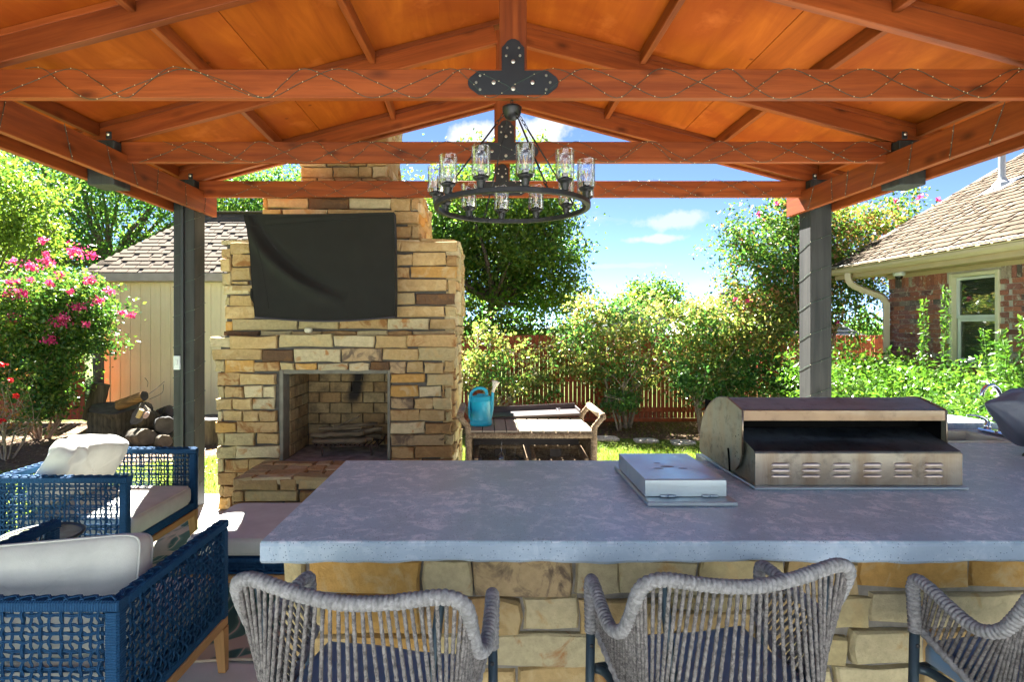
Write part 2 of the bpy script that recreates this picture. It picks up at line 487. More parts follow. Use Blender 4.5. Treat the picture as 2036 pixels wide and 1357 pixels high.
flagstone(1357, 882, 48, .17, 'flat pale stepping stone in the grass, nearest the grill')

# ------------------------------------------------------------------ pavilion
CX = 0.13
STD, STL = (0.135, 0.026, 0.006), (0.32, 0.074, 0.014)
M_CEDX = m_wood('stained cedar', STD, STL, 0.5, 0, True, spec=0.25, bmp=.4, rvar=.24)
def m_ply():
    m, t, b = mat('stained plywood')
    v, r = coords(t, (5.5, .7, 5.5)); v2, _ = coords(t)
    g = noise(t, v, 1.0, 7, .6, 1.6); bl = noise(t, v2, 1.3, 6, .62, .7); fn = noise(t, v, 9, 4, .6)
    c = ramp(t, g, [(.3, (.25, .050, .004)), (.55, (.34, .076, .006)), (.75, (.42, .104, .009))])
    c = mixrgb(t, ramp(t, bl, [(.42, 0), (.60, .65)]), c, (.24, .038, .005))
    c = mixrgb(t, ramp(t, noise(t, v2, 3.1, 5, .6), [(.60, 0), (.72, .4)]), c, (.55, .15, .028))
    vo = N(t, 'ShaderNodeTexVoronoi'); vo.inputs['Scale'].default_value = 3.2; t.links.new(v2, vo.inputs['Vector'])
    c = mixrgb(t, ramp(t, vo.outputs['Distance'], [(.03, .6), (.06, 0)]), c, (.08, .016, .006))
    hv = math_(t, 'ADD', math_(t, 'MULTIPLY', r, .2), .9); cb = N(t, 'ShaderNodeCombineColor'); [t.links.new(hv, cb.inputs[i]) for i in range(3)]
    c = mixrgb(t, 1.0, c, cb.outputs[0], 'MULTIPLY')
    t.links.new(c, b.inputs['Base Color']); b.inputs['Roughness'].default_value = .65; b.inputs['Specular IOR Level'].default_value = .12
    bump(t, b, fn, .12, .003)
    return m
M_PLY = m_ply()
M_BLKW = m_wood('black stained timber', (0.010, 0.011, 0.011), (0.038, 0.037, 0.034), 0.6, 0, True, bmp=0.4)
M_IRON = m_plain('black iron', (0.012, 0.013, 0.014), 0.5, 0.0, 0.2, 20, 0.2, 200, spec=0.5)
M_BOLT = m_plain('zinc bolt', (0.55, 0.52, 0.42), 0.35, 1.0, 0.1)
M_RAINCAP = m_plain('roof shingle dark', (0.10, 0.085, 0.07), 0.9)
pav = thing('pavilion', 'open gabled pavilion with orange-stained trusses on dark square posts over the bar and fireplace', 'pavilion', (CX, 1.8, 0))
def beam(name, p0, p1, h, w, m, parent, b=0.004, z_up=(0, 0, 1)):
    """timber from p0 to p1 (centre line), its own length along local X"""
    p0 = Vector(p0); p1 = Vector(p1); d = p1-p0; L = d.length; d.normalize()
    up = Vector(z_up); side = up.cross(d); side.normalize(); up = d.cross(side)
    mb = MB().bbox(-L/2, L/2, -w/2, w/2, -h/2, h/2, b)
    me = mb.mesh(name, m)
    o = link(name, me, parent)
    M = Matrix((d, side, up)).transposed().to_4x4()
    o.rotation_euler = M.to_euler()
    o.location = (p0+p1)/2 - (Vector(parent.location) if parent else Vector())
    return o
XL, XR = -2.73, 2.995           # post centre lines
TY = [5.2, 4.1, 2.95, 1.8]
# posts (far pair and near pair)
post_w = 0.19
M_BLKZ = M_BLKW
for x in (XL, XR):
    for y in (5.2, 1.8):
        beam('post', (x, y, 0), (x, y, 2.97), post_w, post_w, M_BLKW, pav, 0.006, z_up=(0, 1, 0))
lp = MB()
lp.bbox(XL-.018, XL+.006, 5.2-.095-.021, 5.2-.0951, 0.02, 2.94, .003); lp.build('conduit', M_IRON, pav)
sw = MB().bbox(XL-.085, XL-.022, 5.2-.095-.024, 5.2-.0955, 1.26, 1.385, .006)
M_WPL = m_plain('pale grey plastic', (0.52, 0.55, 0.53), 0.4, 0, .05)
swo = sw.build('switch_box', M_WPL, pav)
MB().bbox(XL-.066, XL-.041, 5.2-.095-.031, 5.2-.1192, 1.30, 1.35, .003).build('switch', M_WPL, swo)
# side beams, one on each face of the posts
for x in (XL, XR):
    s = 1 if x < 0 else -1
    for off in (0.12, -0.12):
        beam('side_beam', (x+off, 1.57, 2.785), (x+off, 5.43, 2.785), 0.19, 0.045, M_CEDX, pav, 0.003)
    for y in TY[1:-1]:
        beam('spacer_block', (x, y, 2.648), (x, y, 2.965), 0.19, 0.19, M_BLKW, pav, 0.005, z_up=(0, 1, 0))
PITCH = 0.261
def under(x): return 3.70-PITCH*abs(x-CX)       # underside of the rafters
RT = 0.13; NT = 0.035
for i, y in enumerate(TY):
    # tie beam, king post, two rafters
    beam('tie_beam', (XL+.098, y, 2.902), (XR-.098, y, 2.902), 0.148, 0.045, M_CEDX, pav, 0.003)
    beam('king_post', (CX, y, 2.9775), (CX, y, under(CX)+.08), 0.045, 0.142, M_CEDX, pav, 0.003, z_up=(0, 1, 0))
    for s in (-1, 1):
        e = CX+s*3.28
        ang = math.atan(PITCH)
        zc = lambda x: under(x)+RT/2/math.cos(ang)
        beam('rafter', (CX+s*.073, y, zc(CX+s*.073)), (e, y, zc(e)), RT, 0.05, M_CEDX, pav, 0.003)
        zn = lambda x: under(x)+RT/math.cos(ang)+NT/2+.002
        beam('nailer', (CX+s*.02, y+.02, zn(CX+s*.02)), (e, y+.02, zn(e)), NT, 0.09, M_CEDX, pav, 0.002)
# fly rafters at the gable ends
for y in (5.36, 1.63):
    for s in (-1, 1):
        e = CX+s*3.3
        zc = lambda x: under(x)+.03+RT/2
        beam('fly_rafter', (CX+s*.002, y, zc(CX)), (e, y, zc(e)), RT+.02, 0.045, M_CEDX, pav, 0.003)
ztop = lambda x: under(x)+RT/math.cos(math.atan(PITCH))+NT+.004
# purlins between the trusses
for i in range(len(TY)-1):
    ya, yb = TY[i+1]+.068, TY[i]-.028
    for s in (-1, 1):
        for off in (0.98, 1.99, 2.95):
            x = CX+s*(off+rnd.uniform(-.03, .03))
            z = ztop(x)-.045
            sk = rnd.uniform(-.03, .03)
            beam('purlin', (x-sk, ya, z), (x+sk, yb, z), .088, .042, M_CEDX, pav, .003)
# plywood roof panels and shingled skin
Ys = [5.40]+[y+.03 for y in TY[1:-1]]+[1.60]
for s in (-1, 1):
    for i in range(len(Ys)-1):
        for k, (a, b_) in enumerate(((0.01, 1.66), (1.664, 3.3))):
            xa, xb = CX+s*a, CX+s*b_
            za, zb = ztop(xa)+.0065, ztop(xb)+.0065
            L = math.hypot(xb-xa, zb-za)
            beam('roof_panel', (xa, (Ys[i]+Ys[i+1])/2, za), (xb, (Ys[i]+Ys[i+1])/2, zb), .012, abs(Ys[i]-Ys[i+1])-.003, M_PLY, pav, .001)
    xa, xb = CX, CX+s*3.36
    beam('roof_covering', (xa-s*.02, 3.5, ztop(xa)+.034+.02*PITCH), (xb, 3.5, ztop(xb)+.034), .03, 3.84, M_RAINCAP, pav, .004)
    beam('eave_board', (CX+s*3.325, 1.57, ztop(CX+s*3.325)-.055), (CX+s*3.325, 5.4, ztop(CX+s*3.325)-.055), .13, .03, M_CEDX, pav, .003)
# iron tie plates with bolts on the near faces of the trusses
def tie_plate(y, withbolts=True):
    yf = y-.0225-.006
    def octo(x0, x1, z0, z1, c, sides):
        p = []
        p = [(x0+(c if 'bl' in sides else 0), z0), (x1-(c if 'br' in sides else 0), z0)]
        if 'br' in sides: p.append((x1, z0+c))
        p.append((x1, z1-(c if 'tr' in sides else 0)))
        if 'tr' in sides: p.append((x1-c, z1))
        p.append((x0+(c if 'tl' in sides else 0), z1))
        if 'tl' in sides: p.append((x0, z1-c))
        p.append((x0, z0+(c if 'bl' in sides else 0)))
        if 'bl' in sides: pass
        return p
    hw, sw_ = .213, .058
    z0, z1, z2 = 2.842, 2.966, 3.13
    def arc(cx, cz, r, a0, a1, n=5): return [(cx+r*math.cos(R(a0+(a1-a0)*i/n)), cz+r*math.sin(R(a0+(a1-a0)*i/n))) for i in range(n+1)]
    poly = [(CX-hw+.035, z0), (CX+hw-.035, z0)] + arc(CX+hw-.02, (z0+z1)/2, .04, -50, 50) + [(CX+hw-.035, z1), (CX+sw_, z1), (CX+sw_, z2-.045)] + arc(CX, z2-.045, .045, 20, 160) + [(CX-sw_, z2-.045), (CX-sw_, z1), (CX-hw+.035, z1)] + arc(CX-hw+.02, (z0+z1)/2, .04, 130, 230)
    p = MB().prism(poly[::-1], 1, yf, yf+.0055).build('tie_plate', M_IRON, pav, fixn=True)
    mb = MB()
    for (bx, bz, br) in [(-.17, .026, .007), (-.17, .098, .007), (-.19, .062, .007), (-.1, .062, .011), (.17, .026, .007), (.17, .098, .007), (.19, .062, .007), (.1, .062, .011), (0, .03, .011),
                         (-.035, .2, .007), (.035, .2, .007), (0, .17, .011), (-.03, .24, .006), (.03, .24, .006)]:
        M = rot(R(90), 0, 0)
        b = MB().lathe([(br, 0), (br, .004), (br*.5, .007)], 8, (CX+bx, yf, z0+bz), M)
        b.build('bolt', M_BOLT, p)
for y in TY[:3]: tie_plate(y)
for x in (XL, XR):
    for y in TY[:3]:
        xx = x+(.062 if x < 0 else -.062)
        hb = MB().bbox(xx-.02, xx+.02, y-.105, y-.0955, 2.968, 3.022, .006); h_ = hb.build('rafter_bracket', M_IRON, pav)
        MB().lathe([(.011, 0), (.011, .006), (.005, .01)], 8, (xx, y-.1055, 3.0), rot(R(90), 0, 0)).build('bolt', M_BOLT, h_)

# ------------------------------------------------------------------ fence
FY = 10.7
M_FEN = m_wood('red stained fence wood', (0.24, 0.050, 0.022), (0.40, 0.095, 0.040), 0.7, 2, False, 1.0, bmp=0.3)
def fence(x0, x1, y, ztop_, label, gap=.0085, pitch=.0788, rails=True, zb=GZ+.06):
    fn = thing('fence', label, 'fence', ((x0+x1)/2, y, GZ))
    shared = []
    for k in range(6):
        h = ztop_+rnd.uniform(-.012, .008)-zb
        w = pitch-gap+rnd.uniform(-.004, .003)
        shared.append(MB().bbox(-w/2, w/2, -.009, .009, 0, h, .003).mesh('fence_picket', M_FEN))
    n = int((x1-x0)/pitch)
    for i in range(n):
        x = x0+(i+.5)*pitch
        o = link('fence_picket', shared[rnd.randrange(6)], fn)
        o.location = (x-fn.location.x+rnd.uniform(-.002, .002), rnd.uniform(-.003, .003), zb-GZ)
        o.rotation_euler = (0, R(rnd.uniform(-.25, .25)), 0)
    if rails:
        for z in (zb+.16, (zb+ztop_)/2-.05, ztop_-.2):
            MB().bbox(x0, x1, y-.048, y-.011, z-.045, z+.045, .004).build('rail', M_FEN, fn)
        MB().bbox(x0, x1, y-.012, y+.012, GZ-.02, zb-.004, .004).build('kick_board', M_FEN, fn)
        x = x0+1.1
        while x < x1:
            MB().bbox(x-.05, x+.05, y-.14, y-.05, GZ, ztop_-.06, .006).build('fence_post', M_FEN, fn); x += 2.0
    return fn
fence(-1.0, 9.2, FY, 1.48, 'long red-brown picket fence with daylight between the pickets behind the berry shrubs')
fence(-12.0, -7.42, 10.5, 1.44, 'red-brown board fence standing beside the cream shed behind the pink-flowering bush', gap=.004, pitch=.13, rails=False)

# ------------------------------------------------------------------ shingled roofs helper
def shingles(parent, name, origin, u, up, rows, cols_fn, tabw, expo, m, limit=300, jit=1.0, thick=.012):
    """tabs laid course by course on the plane through origin spanned by u (along the eave) and up (up the slope)"""
    u = Vector(u).normalized(); up = Vector(up).normalized(); n = u.cross(up)
    if n.z < 0: n = -n
    M = Matrix((u, up, n)).transposed()
    variants = []
    for k in range(8):
        w = tabw*(1 if k % 2 else rnd.uniform(.6, .9))-.010
        c = (.0 if k % 2 else rnd.uniform(.012, .022))*jit
        vs = [(0, -c, .001), (w, -c, .001), (w, expo+.02, 0.001), (0, expo+.02, .001), (0, -c, thick), (w, -c, thick), (w, expo+.02, .003), (0, expo+.02, .003)]
        vs = [M @ Vector(v) for v in vs]
        fs = [(3, 2, 1, 0), (4, 5, 6, 7), (0, 1, 5, 4), (1, 2, 6, 5), (3, 0, 4, 7)]
        variants.append(((vs, fs), MB().add(vs, fs).mesh(name, m)))
    cnt = 0; rest = MB(); P0 = Vector(parent.location)
    if parent.parent: P0 = P0+Vector(parent.parent.location)
    for r in range(rows):
        a, b_ = cols_fn(r*expo)
        x = a - rnd.uniform(0, tabw)
        while x < b_:
            k = rnd.randrange(8)
            x0 = max(x, a)
            p = Vector(origin)+u*x0+up*(r*expo)+n*.002
            if x+tabw <= b_+.02:
                if cnt < limit:
                    o = link(name, variants[k][1], parent); o.location = p-P0; cnt += 1
                else:
                    vs, fs = variants[k][0]
                    rest.add([v+p for v in vs], fs)
            x += tabw
    if rest.v: rest.build(name, m, parent, kind='stuff')

# ------------------------------------------------------------------ shed (left, cream)
M_CREAM = m_wood('cream painted siding', (0.80, 0.68, 0.42), (0.88, 0.76, 0.50), 0.7, 2, False, 1.4, bmp=0.10, rvar=0.03)
M_TAUPE = m_plain('taupe paint', (0.36, 0.30, 0.24), 0.7)
M_SHG = m_shingle('tan roof shingle', (0.14, 0.108, 0.074), .15)
M_SHD = m_plain('roof underlay', (0.095, 0.073, 0.052), 0.95)
shx0, shx1, shy = -7.40, -1.3, 11.0
shed = thing('shed', 'cream shed with vertical board siding and a tan shingled hip roof, left of the fireplace', 'shed', (-4.4, 12.5, GZ))
MB().box(shx0+.02, shx1-.02, shy+.02, 14.5, GZ, 2.50).build('wall', M_CREAM, shed)
bw = .195; v = [MB().bbox(0.001, bw-.005, -.008, .0, 0, 2.62, .004).mesh('siding_board', M_CREAM) for k in range(2)]
x = shx0+.09
while x < shx1-.1:
    o = link('siding_board', v[rnd.randrange(2)], shed); o.location = (x+4.4, shy+.016-12.5, 0); x += bw
MB().bbox(shx0-.02, shx0+.085, shy-.01, shy+.09, GZ, 2.50, .005).build('corner_trim', M_CREAM, shed)
MB().bbox(shx0-.28, shx1+.3, shy-.30, shy-.27, 2.50, 2.655, .005).build('fascia', M_TAUPE, shed)
MB().bbox(shx0-.26, shx1+.3, shy-.268, shy+.03, 2.50, 2.512, .003).build('soffit', M_TAUPE, shed)
# hip roof: eave corner, ridge start
ex0, ey, ez = shx0-.3, shy-.3, 2.66
rx0, ry, rz_ = -6.55+.25, 12.5, 4.13
rb = MB().add([(ex0, ey, ez), (shx1+.3, ey, ez), (shx1-.9, ry, rz_), (rx0, ry, rz_), (ex0, 14.8, ez), (shx1+.3, 14.8, ez)],
              [(0, 1, 2, 3), (0, 3, 4), (4, 3, 2, 5), (1, 5, 2), (0, 4, 5, 1)]).build('roof', M_SHD, shed)
upv = Vector((0, ry-ey, rz_-ez)); LL = upv.length
fx = lambda s: (ex0+(rx0-ex0)*s/LL, shx1+.3-1.2*s/LL)
shingles(rb, 'shingle', (0, ey, ez), (1, 0, 0), upv, int(LL/.135), lambda s: (fx(s+.05)[0], fx(s)[1]), .27, .135, M_SHG, 300, .3, .014)
# hip cap
beam('ridge_cap', (rx0, ry, rz_+.02), (shx1-.9, ry, rz_+.02), .03, .2, M_SHG, None).parent = rb
c_ = bpy.data.objects['ridge_cap']; c_.location = Vector(c_.location)-Vector(shed.location)

# ------------------------------------------------------------------ brick house (right)
HX = 6.1; HYF = 8.64; SLP = 0.593
M_MORT = m_plain('old mortar', (0.44, 0.40, 0.33), 0.95, 0, .15, 12, .4, 80)
def m_brick():
    m, t, b = mat('antique brick')
    v, r = coords(t, rand=37.0)
    c = ramp(t, r, [(0.0, (0.28, 0.09, 0.06)), (0.25, (0.38, 0.14, 0.085)), (0.42, (0.25, 0.10, 0.09)), (0.6, (0.40, 0.14, 0.07)), (0.74, (0.13, 0.05, 0.045)), (0.85, (0.24, 0.14, 0.12)), (0.93, (0.05, 0.045, 0.045)), (1.0, (0.36, 0.28, 0.22))])
    n1 = noise(t, v, 11, 6, 0.65, 0.8); n2 = noise(t, v, 60, 4, 0.6)
    c = mixrgb(t, ramp(t, n1, [(0.54, 0), (0.62, 0.8)]), c, (0.50, 0.43, 0.35))
    c = mixrgb(t, ramp(t, n2, [(0.35, 0.45), (0.6, 0)]), c, (0.06, 0.035, 0.03))
    t.links.new(c, b.inputs['Base Color']); b.inputs['Roughness'].default_value = 0.9
    bump(t, b, math_(t, 'ADD', n1, n2), 0.6, 0.008)
    return m
M_BRK = m_brick()
house = thing('brick_house', 'single-storey brick house with tan shingle roof, gutter and white-framed window at the right', 'house', (8.5, 6, GZ))
wy0, wy1, wz0, wz1 = 6.77, 7.50, 1.16, 2.33
wl = MB()
wl.box(HX+.012, 12.5, 2.0, wy0, GZ, 2.44); wl.box(HX+.012, 12.5, wy1, HYF-.012, GZ, 2.44)
wl.box(HX+.012, 12.5, wy0, wy1, GZ, wz0); wl.box(HX+.012, 12.5, wy0, wy1, wz1, 2.44); wl.box(HX+.16, 12.4, wy0-.01, wy1+.01, wz0-.01, wz1+.01)
wall = wl.build('wall', M_MORT, house)
L0 = Vector(house.location)
def brick_meshes(w, h):
    out = []
    for k in range(5):
        j = lambda a: rnd.uniform(-a, a)
        x0 = -.002+j(.004)
        vs = [(x0, -w/2+j(.003), -h/2+j(.003)), (x0, w/2+j(.003), -h/2+j(.003)), (x0, w/2+j(.003), h/2+j(.003)), (x0, -w/2+j(.003), h/2+j(.003))]
        b = [(x0+.006, y*1.05, z*1.08) for x_, y, z in vs]; c = [(.03, y, z) for _, y, z in b]
        out.append((vs+b+c, [(0, 3, 2, 1)]+[(i, (i+1) % 4, (i+1) % 4+4, i+4) for i in range(4)]+[(i+4, (i+1) % 4+4, (i+1) % 4+8, i+8) for i in range(4)]))
    return out
bm_full, bm_half, bm_sold = brick_meshes(.205, .057), brick_meshes(.095, .057), brick_meshes(.057, .205)
me_full, me_half, me_sold = [[MB().add([(-a if 0 else a, b_, c) for a, b_, c in vs], fs).mesh('brick', M_BRK) for vs, fs in L] for L in (bm_full, bm_half, bm_sold)]
cnt = 0; rest = MB()
def lay(bms, mes, y, z):
    global cnt
    k = rnd.randrange(5); p = Vector((HX, y, z))
    if z > .72 and y > 6.1 and cnt < 298:
        o = link('brick', mes[k], wall); o.location = p-L0; cnt += 1
    else:
        vs, fs = bms[k]; rest.add([Vector(v_)+p for v_ in vs], fs)
row = 0; z = 2.215-.034
while z > GZ:
    y = HYF-.1025-(0 if row % 2 else .107)
    if row % 2 == 0: lay(bm_half, me_half, HYF-.05, z)
    while y > 3.2:
        inw = wz0-.05 < z < wz1+.03
        a, b_ = y-.1025, y+.1025
        if inw and a < wy1+.0 and b_ > wy0-.0:
            if b_ > wy1+.09: lay(bm_half, me_half, wy1+.055, z)
            elif a < wy0-.09: lay(bm_half, me_half, wy0-.055, z)
        else: lay(bm_full, me_full, y, z)
        y -= .2145
    row += 1; z -= .0665
y = HYF-.03
while y > 3.2:
    if not (wy0-.03 < y < wy1+.03): lay(bm_sold, me_sold, y, 2.322)
    y -= .0675
y = wy1+.02
while y > wy0-.05: lay(bm_sold, me_sold, y, wz0-.115); y -= .0675
rest.build('brick', M_BRK, wall, kind='stuff')
# window
M_WTRIM = m_plain('cream window paint', (0.62, 0.58, 0.40), 0.5, 0, .04)
M_VINYL = m_plain('white vinyl', (0.60, 0.62, 0.58), 0.45, 0, .04)
M_PANE = m_glass('window pane', (0.66, 0.70, 0.67), 0.03, 0.25)
M_BLIND = m_plain('window blind', (0.45, 0.48, 0.46), 0.6)
M_ROOMD = m_plain('dark room', (0.02, 0.022, 0.022), 0.9)
wf = MB()
wf.bbox(HX-.02, HX+.05, wy1-.05, wy1, wz0, wz1, .004); wf.bbox(HX-.02, HX+.05, wy0, wy0+.05, wz0, wz1, .004)
wf.bbox(HX-.02, HX+.05, wy0+.051, wy1-.051, wz1-.045, wz1, .004)
win = wf.build('window', M_WTRIM, house)
wi = MB(); wi.bbox(HX-.035, HX+.05, wy0-.02, wy1+.02, wz0-.03, wz0-.002, .004); wi.build('sill', M_VINYL, win)
for (a, b_, xo) in ((wz0+.03, (wz0+wz1)/2, .05), ((wz0+wz1)/2+.002, wz1-.05, .035)):
    s_ = MB(); y0, y1 = wy0+.055, wy1-.055
    s_.bbox(HX+xo, HX+xo+.03, y0, y0+.045, a, b_, .003); s_.bbox(HX+xo, HX+xo+.03, y1-.045, y1, a, b_, .003)
    s_.bbox(HX+xo, HX+xo+.03, y0+.046, y1-.046, a, a+.045, .003); s_.bbox(HX+xo, HX+xo+.03, y0+.046, y1-.046, b_-.035, b_, .003)
    s_.build('sash', M_VINYL, win)
    MB().box(HX+xo+.012, HX+xo+.016, y0+.04, y1-.04, a+.04, b_-.03).build('pane', M_PANE, win)
sl_ = MB(); z = wz0+.05
while z < wz1-.05:
    sl_.box(-.012, .012, wy0+.06, wy1-.06, -.001, .001, rot(0, R(-35), 0), (HX+.105, 0, z)); z += .03
sl_.build('blind', M_BLIND, win)
# eave, gutter, roof
EX = 5.62
M_TAN = m_plain('tan eave paint', (0.44, 0.34, 0.19), 0.5, 0, .05)
M_GUT = m_plain('tan gutter paint', (0.50, 0.41, 0.26), 0.4, 0, .05)
MB().bbox(EX+.10, HX+.01, 2.0, 9.25, 2.42, 2.44, .003).build('soffit', M_TAN, house)
MB().bbox(EX+.06, EX+.095, 2.0, 9.30, 2.40, 2.575, .004).build('fascia', M_TAN, house)
MB().bbox(HX-.02, HX+.015, 2.0, HYF+.02, 2.36, 2.418, .004).build('frieze_board', M_TAN, house)
gp = [(EX+.058, 2.47), (EX+.0, 2.47), (EX-.045, 2.505), (EX-.05, 2.545), (EX-.072, 2.56), (EX-.072, 2.583), (EX-.064, 2.583), (EX-.064, 2.568), (EX-.03, 2.55), (EX-.03, 2.51), (EX+.01, 2.48), (EX+.05, 2.48), (EX+.05, 2.58), (EX+.058, 2.58)]
MB().prism([(x, z) for x, z in gp], 1, 2.0, 9.34).build('gutter', M_GUT, house, fixn=True)
ds = MB(); yy = 8.86
path = [(EX+.0, yy, 2.475), (EX+.0, yy, 2.40), (EX+.03, yy-.01, 2.32), (EX+.12, yy-.04, 2.25), (EX+.28, yy-.12, 2.16), (EX+.38, yy-.2, 2.10), (EX+.425, yy-.24, 2.0), (EX+.425, yy-.24, 1.85), (EX+.425, yy-.24, .1)]
ds.tube(spline(path, 4), .055, 8, ring=lambda i, t: 0.8+0.2*abs(math.cos(2*t))*1.2, up=(1, 0, 0))
ds.build('downspout', M_GUT, house)
zr = lambda x: 2.60+SLP*(x-EX)
XRDG = 11.4
roof = MB().add([(EX-.05, 1.5, zr(EX-.05)), (EX-.05, 9.42, zr(EX-.05)), (XRDG, 9.42, zr(XRDG)), (XRDG, 1.5, zr(XRDG)), (EX-.05, 1.5, zr(EX-.05)-.03), (EX-.05, 9.42, zr(EX-.05)-.03), (XRDG, 9.42, zr(XRDG)-.03), (XRDG, 1.5, zr(XRDG)-.03)],
                [(0, 3, 2, 1), (0, 1, 5, 4), (1, 2, 6, 5), (4, 5, 6, 7)]).build('roof', M_SHD, house)
MB().add([(XRDG, 1.5, zr(XRDG)-.01), (XRDG, 9.4, zr(XRDG)-.01), (17, 9.4, 2.7), (17, 1.5, 2.7)], [(0, 1, 2, 3)]).build('far_slope', M_SHD, house)
MB().add([(EX+.1, 9.2, 2.44), (17, 9.2, 2.44), (XRDG, 9.2, zr(XRDG)-.06)], [(0, 1, 2)]).build('gable', M_TAN, house)
M_SHH = m_shingle('warm tan roof shingle', (0.082, 0.060, 0.038))
shingles(roof, 'shingle', (EX-.07, 1.5, zr(EX-.07)+.001), (0, 1, 0), (1, 0, SLP), 46, lambda s: (3.2, 7.94), .20, .145, M_SHH, 300, .9, .016)
roof2 = [o_ for o_ in roof.children if o_.get('kind') == 'stuff']
mx_ = MB().bbox(EX-.055, EX+.03, 2.0, 9.44, 2.592, 2.606, .002).build('drip_edge', m_plain('grey metal trim', (0.30, 0.30, 0.29), .4, .6), house)
M_VENT = m_plain('painted grey vent pipe', (0.33, 0.35, 0.36), 0.4)
vp = MB(); vx, vy = 7.42, 8.2; vz = zr(vx)
vp.lathe([(.13, -.03), (.105, .045), (.06, .09), (.052, .12), (.042, .12), (.042, .46), (.036, .46), (.036, .3)], 18, (vx, vy, vz))
vp.bbox(-.20, .20, -.19, .19, .012, .02, .003, rot(0, -math.atan(SLP), 0), (vx, vy, vz+.003))
vp.build('vent_pipe', M_VENT, roof, smooth=False)
vp2 = MB().bbox(-.22, .22, -.26, .26, .012, .03, .003, rot(0, -math.atan(SLP), 0), (8.05, 8.0, zr(8.05)+.003)); vp2.build('roof_flashing', M_VENT, roof)
# security camera under the soffit
sc_ = thing('security_camera', 'small white dome security camera under the eave of the brick house', 'camera', (5.86, 8.1, 2.42))
MB().lathe([(.075, 0), (.075, -.04), (.062, -.055), (.05, -.055)], 20, (5.86, 8.1, 2.418)).build('housing', M_VINYL, sc_, smooth=True)
MB().lathe([(.052, -.05), (.045, -.08), (.028, -.10), (.0, -.108)], 20, (5.86, 8.1, 2.418)).build('dome', m_plain('black glossy dome', (.01, .01, .01), .1, bmp=0), sc_, smooth=True)

# ------------------------------------------------------------------ unseen house added behind the camera to bounce sunlight onto bar and stools
hb = thing('house', 'unseen pale blue-grey house added behind the camera to bounce sunlight', 'house', (0, -9, GZ))
M_WSID = m_plain('bounce house siding', (.33, .355, .38), .7, 0, .05)
hw = MB().bbox(-11, 11, -12, -4.7, GZ, 3.1, .01).build('wall', M_WSID, hb)
for i in range(28): MB().bbox(-10.9, 10.9, -4.7, -4.685, GZ+.02+i*.115, GZ+.125+i*.115, .004).build('siding_board', M_WSID, hb)
MB().add([(-11.5, -4.4, 3.05), (11.5, -4.4, 3.05), (11.5, -12, 5.2), (-11.5, -12, 5.2)], [(0, 1, 2, 3)]).build('roof', M_SHD, hb)
for x in (-6.5, 1.5, 6.5):
    f_ = MB().bbox(x-.7, x+.7, -4.684, -4.65, .9, 2.2, .006).build('window', M_VINYL, hb); MB().box(x-.62, x+.62, -4.649, -4.644, .98, 2.12).build('pane', M_PANE, f_)

# ------------------------------------------------------------------ neighbours' roofs beyond the fence
M_SLATE = m_plain('grey shingle', (0.16, 0.165, 0.175), 0.95, 0, .25, 5, .4, 40)
def neighbour(px0, px1, pyr, pye, Y, label, hipped, wallc):
    n = thing('neighbour_house', label, 'house', (at((px0+px1)/2, 640, Y).x, Y+3, GZ))
    a = at(px0, pye, Y); b_ = at(px1, pye, Y); zr_ = at(0, pyr, Y+3).z; ze = a.z
    h = 2.6 if hipped else 0.0
    MB().box(a.x+.3, b_.x-.3, Y+.4, Y+5.6, GZ, ze).build('wall', m_plain('brick wall far', wallc, .9), n)
    MB().add([(a.x, Y, ze), (b_.x, Y, ze), (b_.x-h, Y+3, zr_), (a.x+h, Y+3, zr_), (a.x, Y+6, ze), (b_.x, Y+6, ze)], [(0, 1, 2, 3), (0, 3, 4), (1, 5, 2), (4, 3, 2, 5), (0, 4, 5, 1)]).build('roof', M_SLATE, n)
    k = 14
    for i in range(k):
        s = i/k; x0 = a.x+h*s+.02; x1 = b_.x-h*s-.02; y = Y+3*s; z = ze+(zr_-ze)*s
        MB().bbox(x0, x1, y-.03, y+.10, z+.0, z+.045, .004).build('shingle_course', M_SLATE, n)
neighbour(1372, 1720, 572, 668, 22, 'grey shingled roof of a house beyond the fence behind the right-hand tree', True, (.25, .15, .12))
neighbour(1215, 1352, 612, 652, 26, 'low grey roof of a farther house seen through the tallest berry shrub', False, (.3, .2, .17))
# ------------------------------------------------------------------ stone fireplace
ST = {
 't': m_stone('tan sandstone', (0.43, 0.295, 0.13), (0.50, 0.37, 0.19), 0.5, darkamt=0.0),
 'p': m_stone('pale sandstone', (0.52, 0.43, 0.25), (0.46, 0.28, 0.10), 0.32, darkamt=0.0),
 'g': m_stone('grey green sandstone', (0.42, 0.335, 0.17), (0.46, 0.33, 0.15), 0.5, darkamt=0.02),
 'b': m_stone('brown sandstone', (0.30, 0.18, 0.075), (0.40, 0.25, 0.10), 0.5, darkamt=0.06),
 'r': m_stone('rust mottled sandstone', (0.42, 0.28, 0.125), (0.24, 0.10, 0.028), 0.55, darkamt=0.12),
 'o': m_stone('orange sandstone', (0.46, 0.26, 0.075), (0.50, 0.36, 0.18), 0.45, darkamt=0.0),
 'm': m_stone('black mottled sandstone', (0.40, 0.285, 0.15), (0.085, 0.06, 0.045), 0.55, darkamt=0.25),
 'd': m_stone('dark brown sandstone', (0.12, 0.068, 0.036), (0.20, 0.10, 0.035), 0.4, darkamt=0.3),
 's': m_stone('rust spotted pale sandstone', (0.48, 0.40, 0.235), (0.34, 0.13, 0.025), 0.33, darkamt=0.02),
}
M_GROUT = m_plain('dark mortar', (0.10, 0.09, 0.072), 0.95, 0, .2, 20, .5, 60)  # the mortar's own dark colour, showing in the stone joints
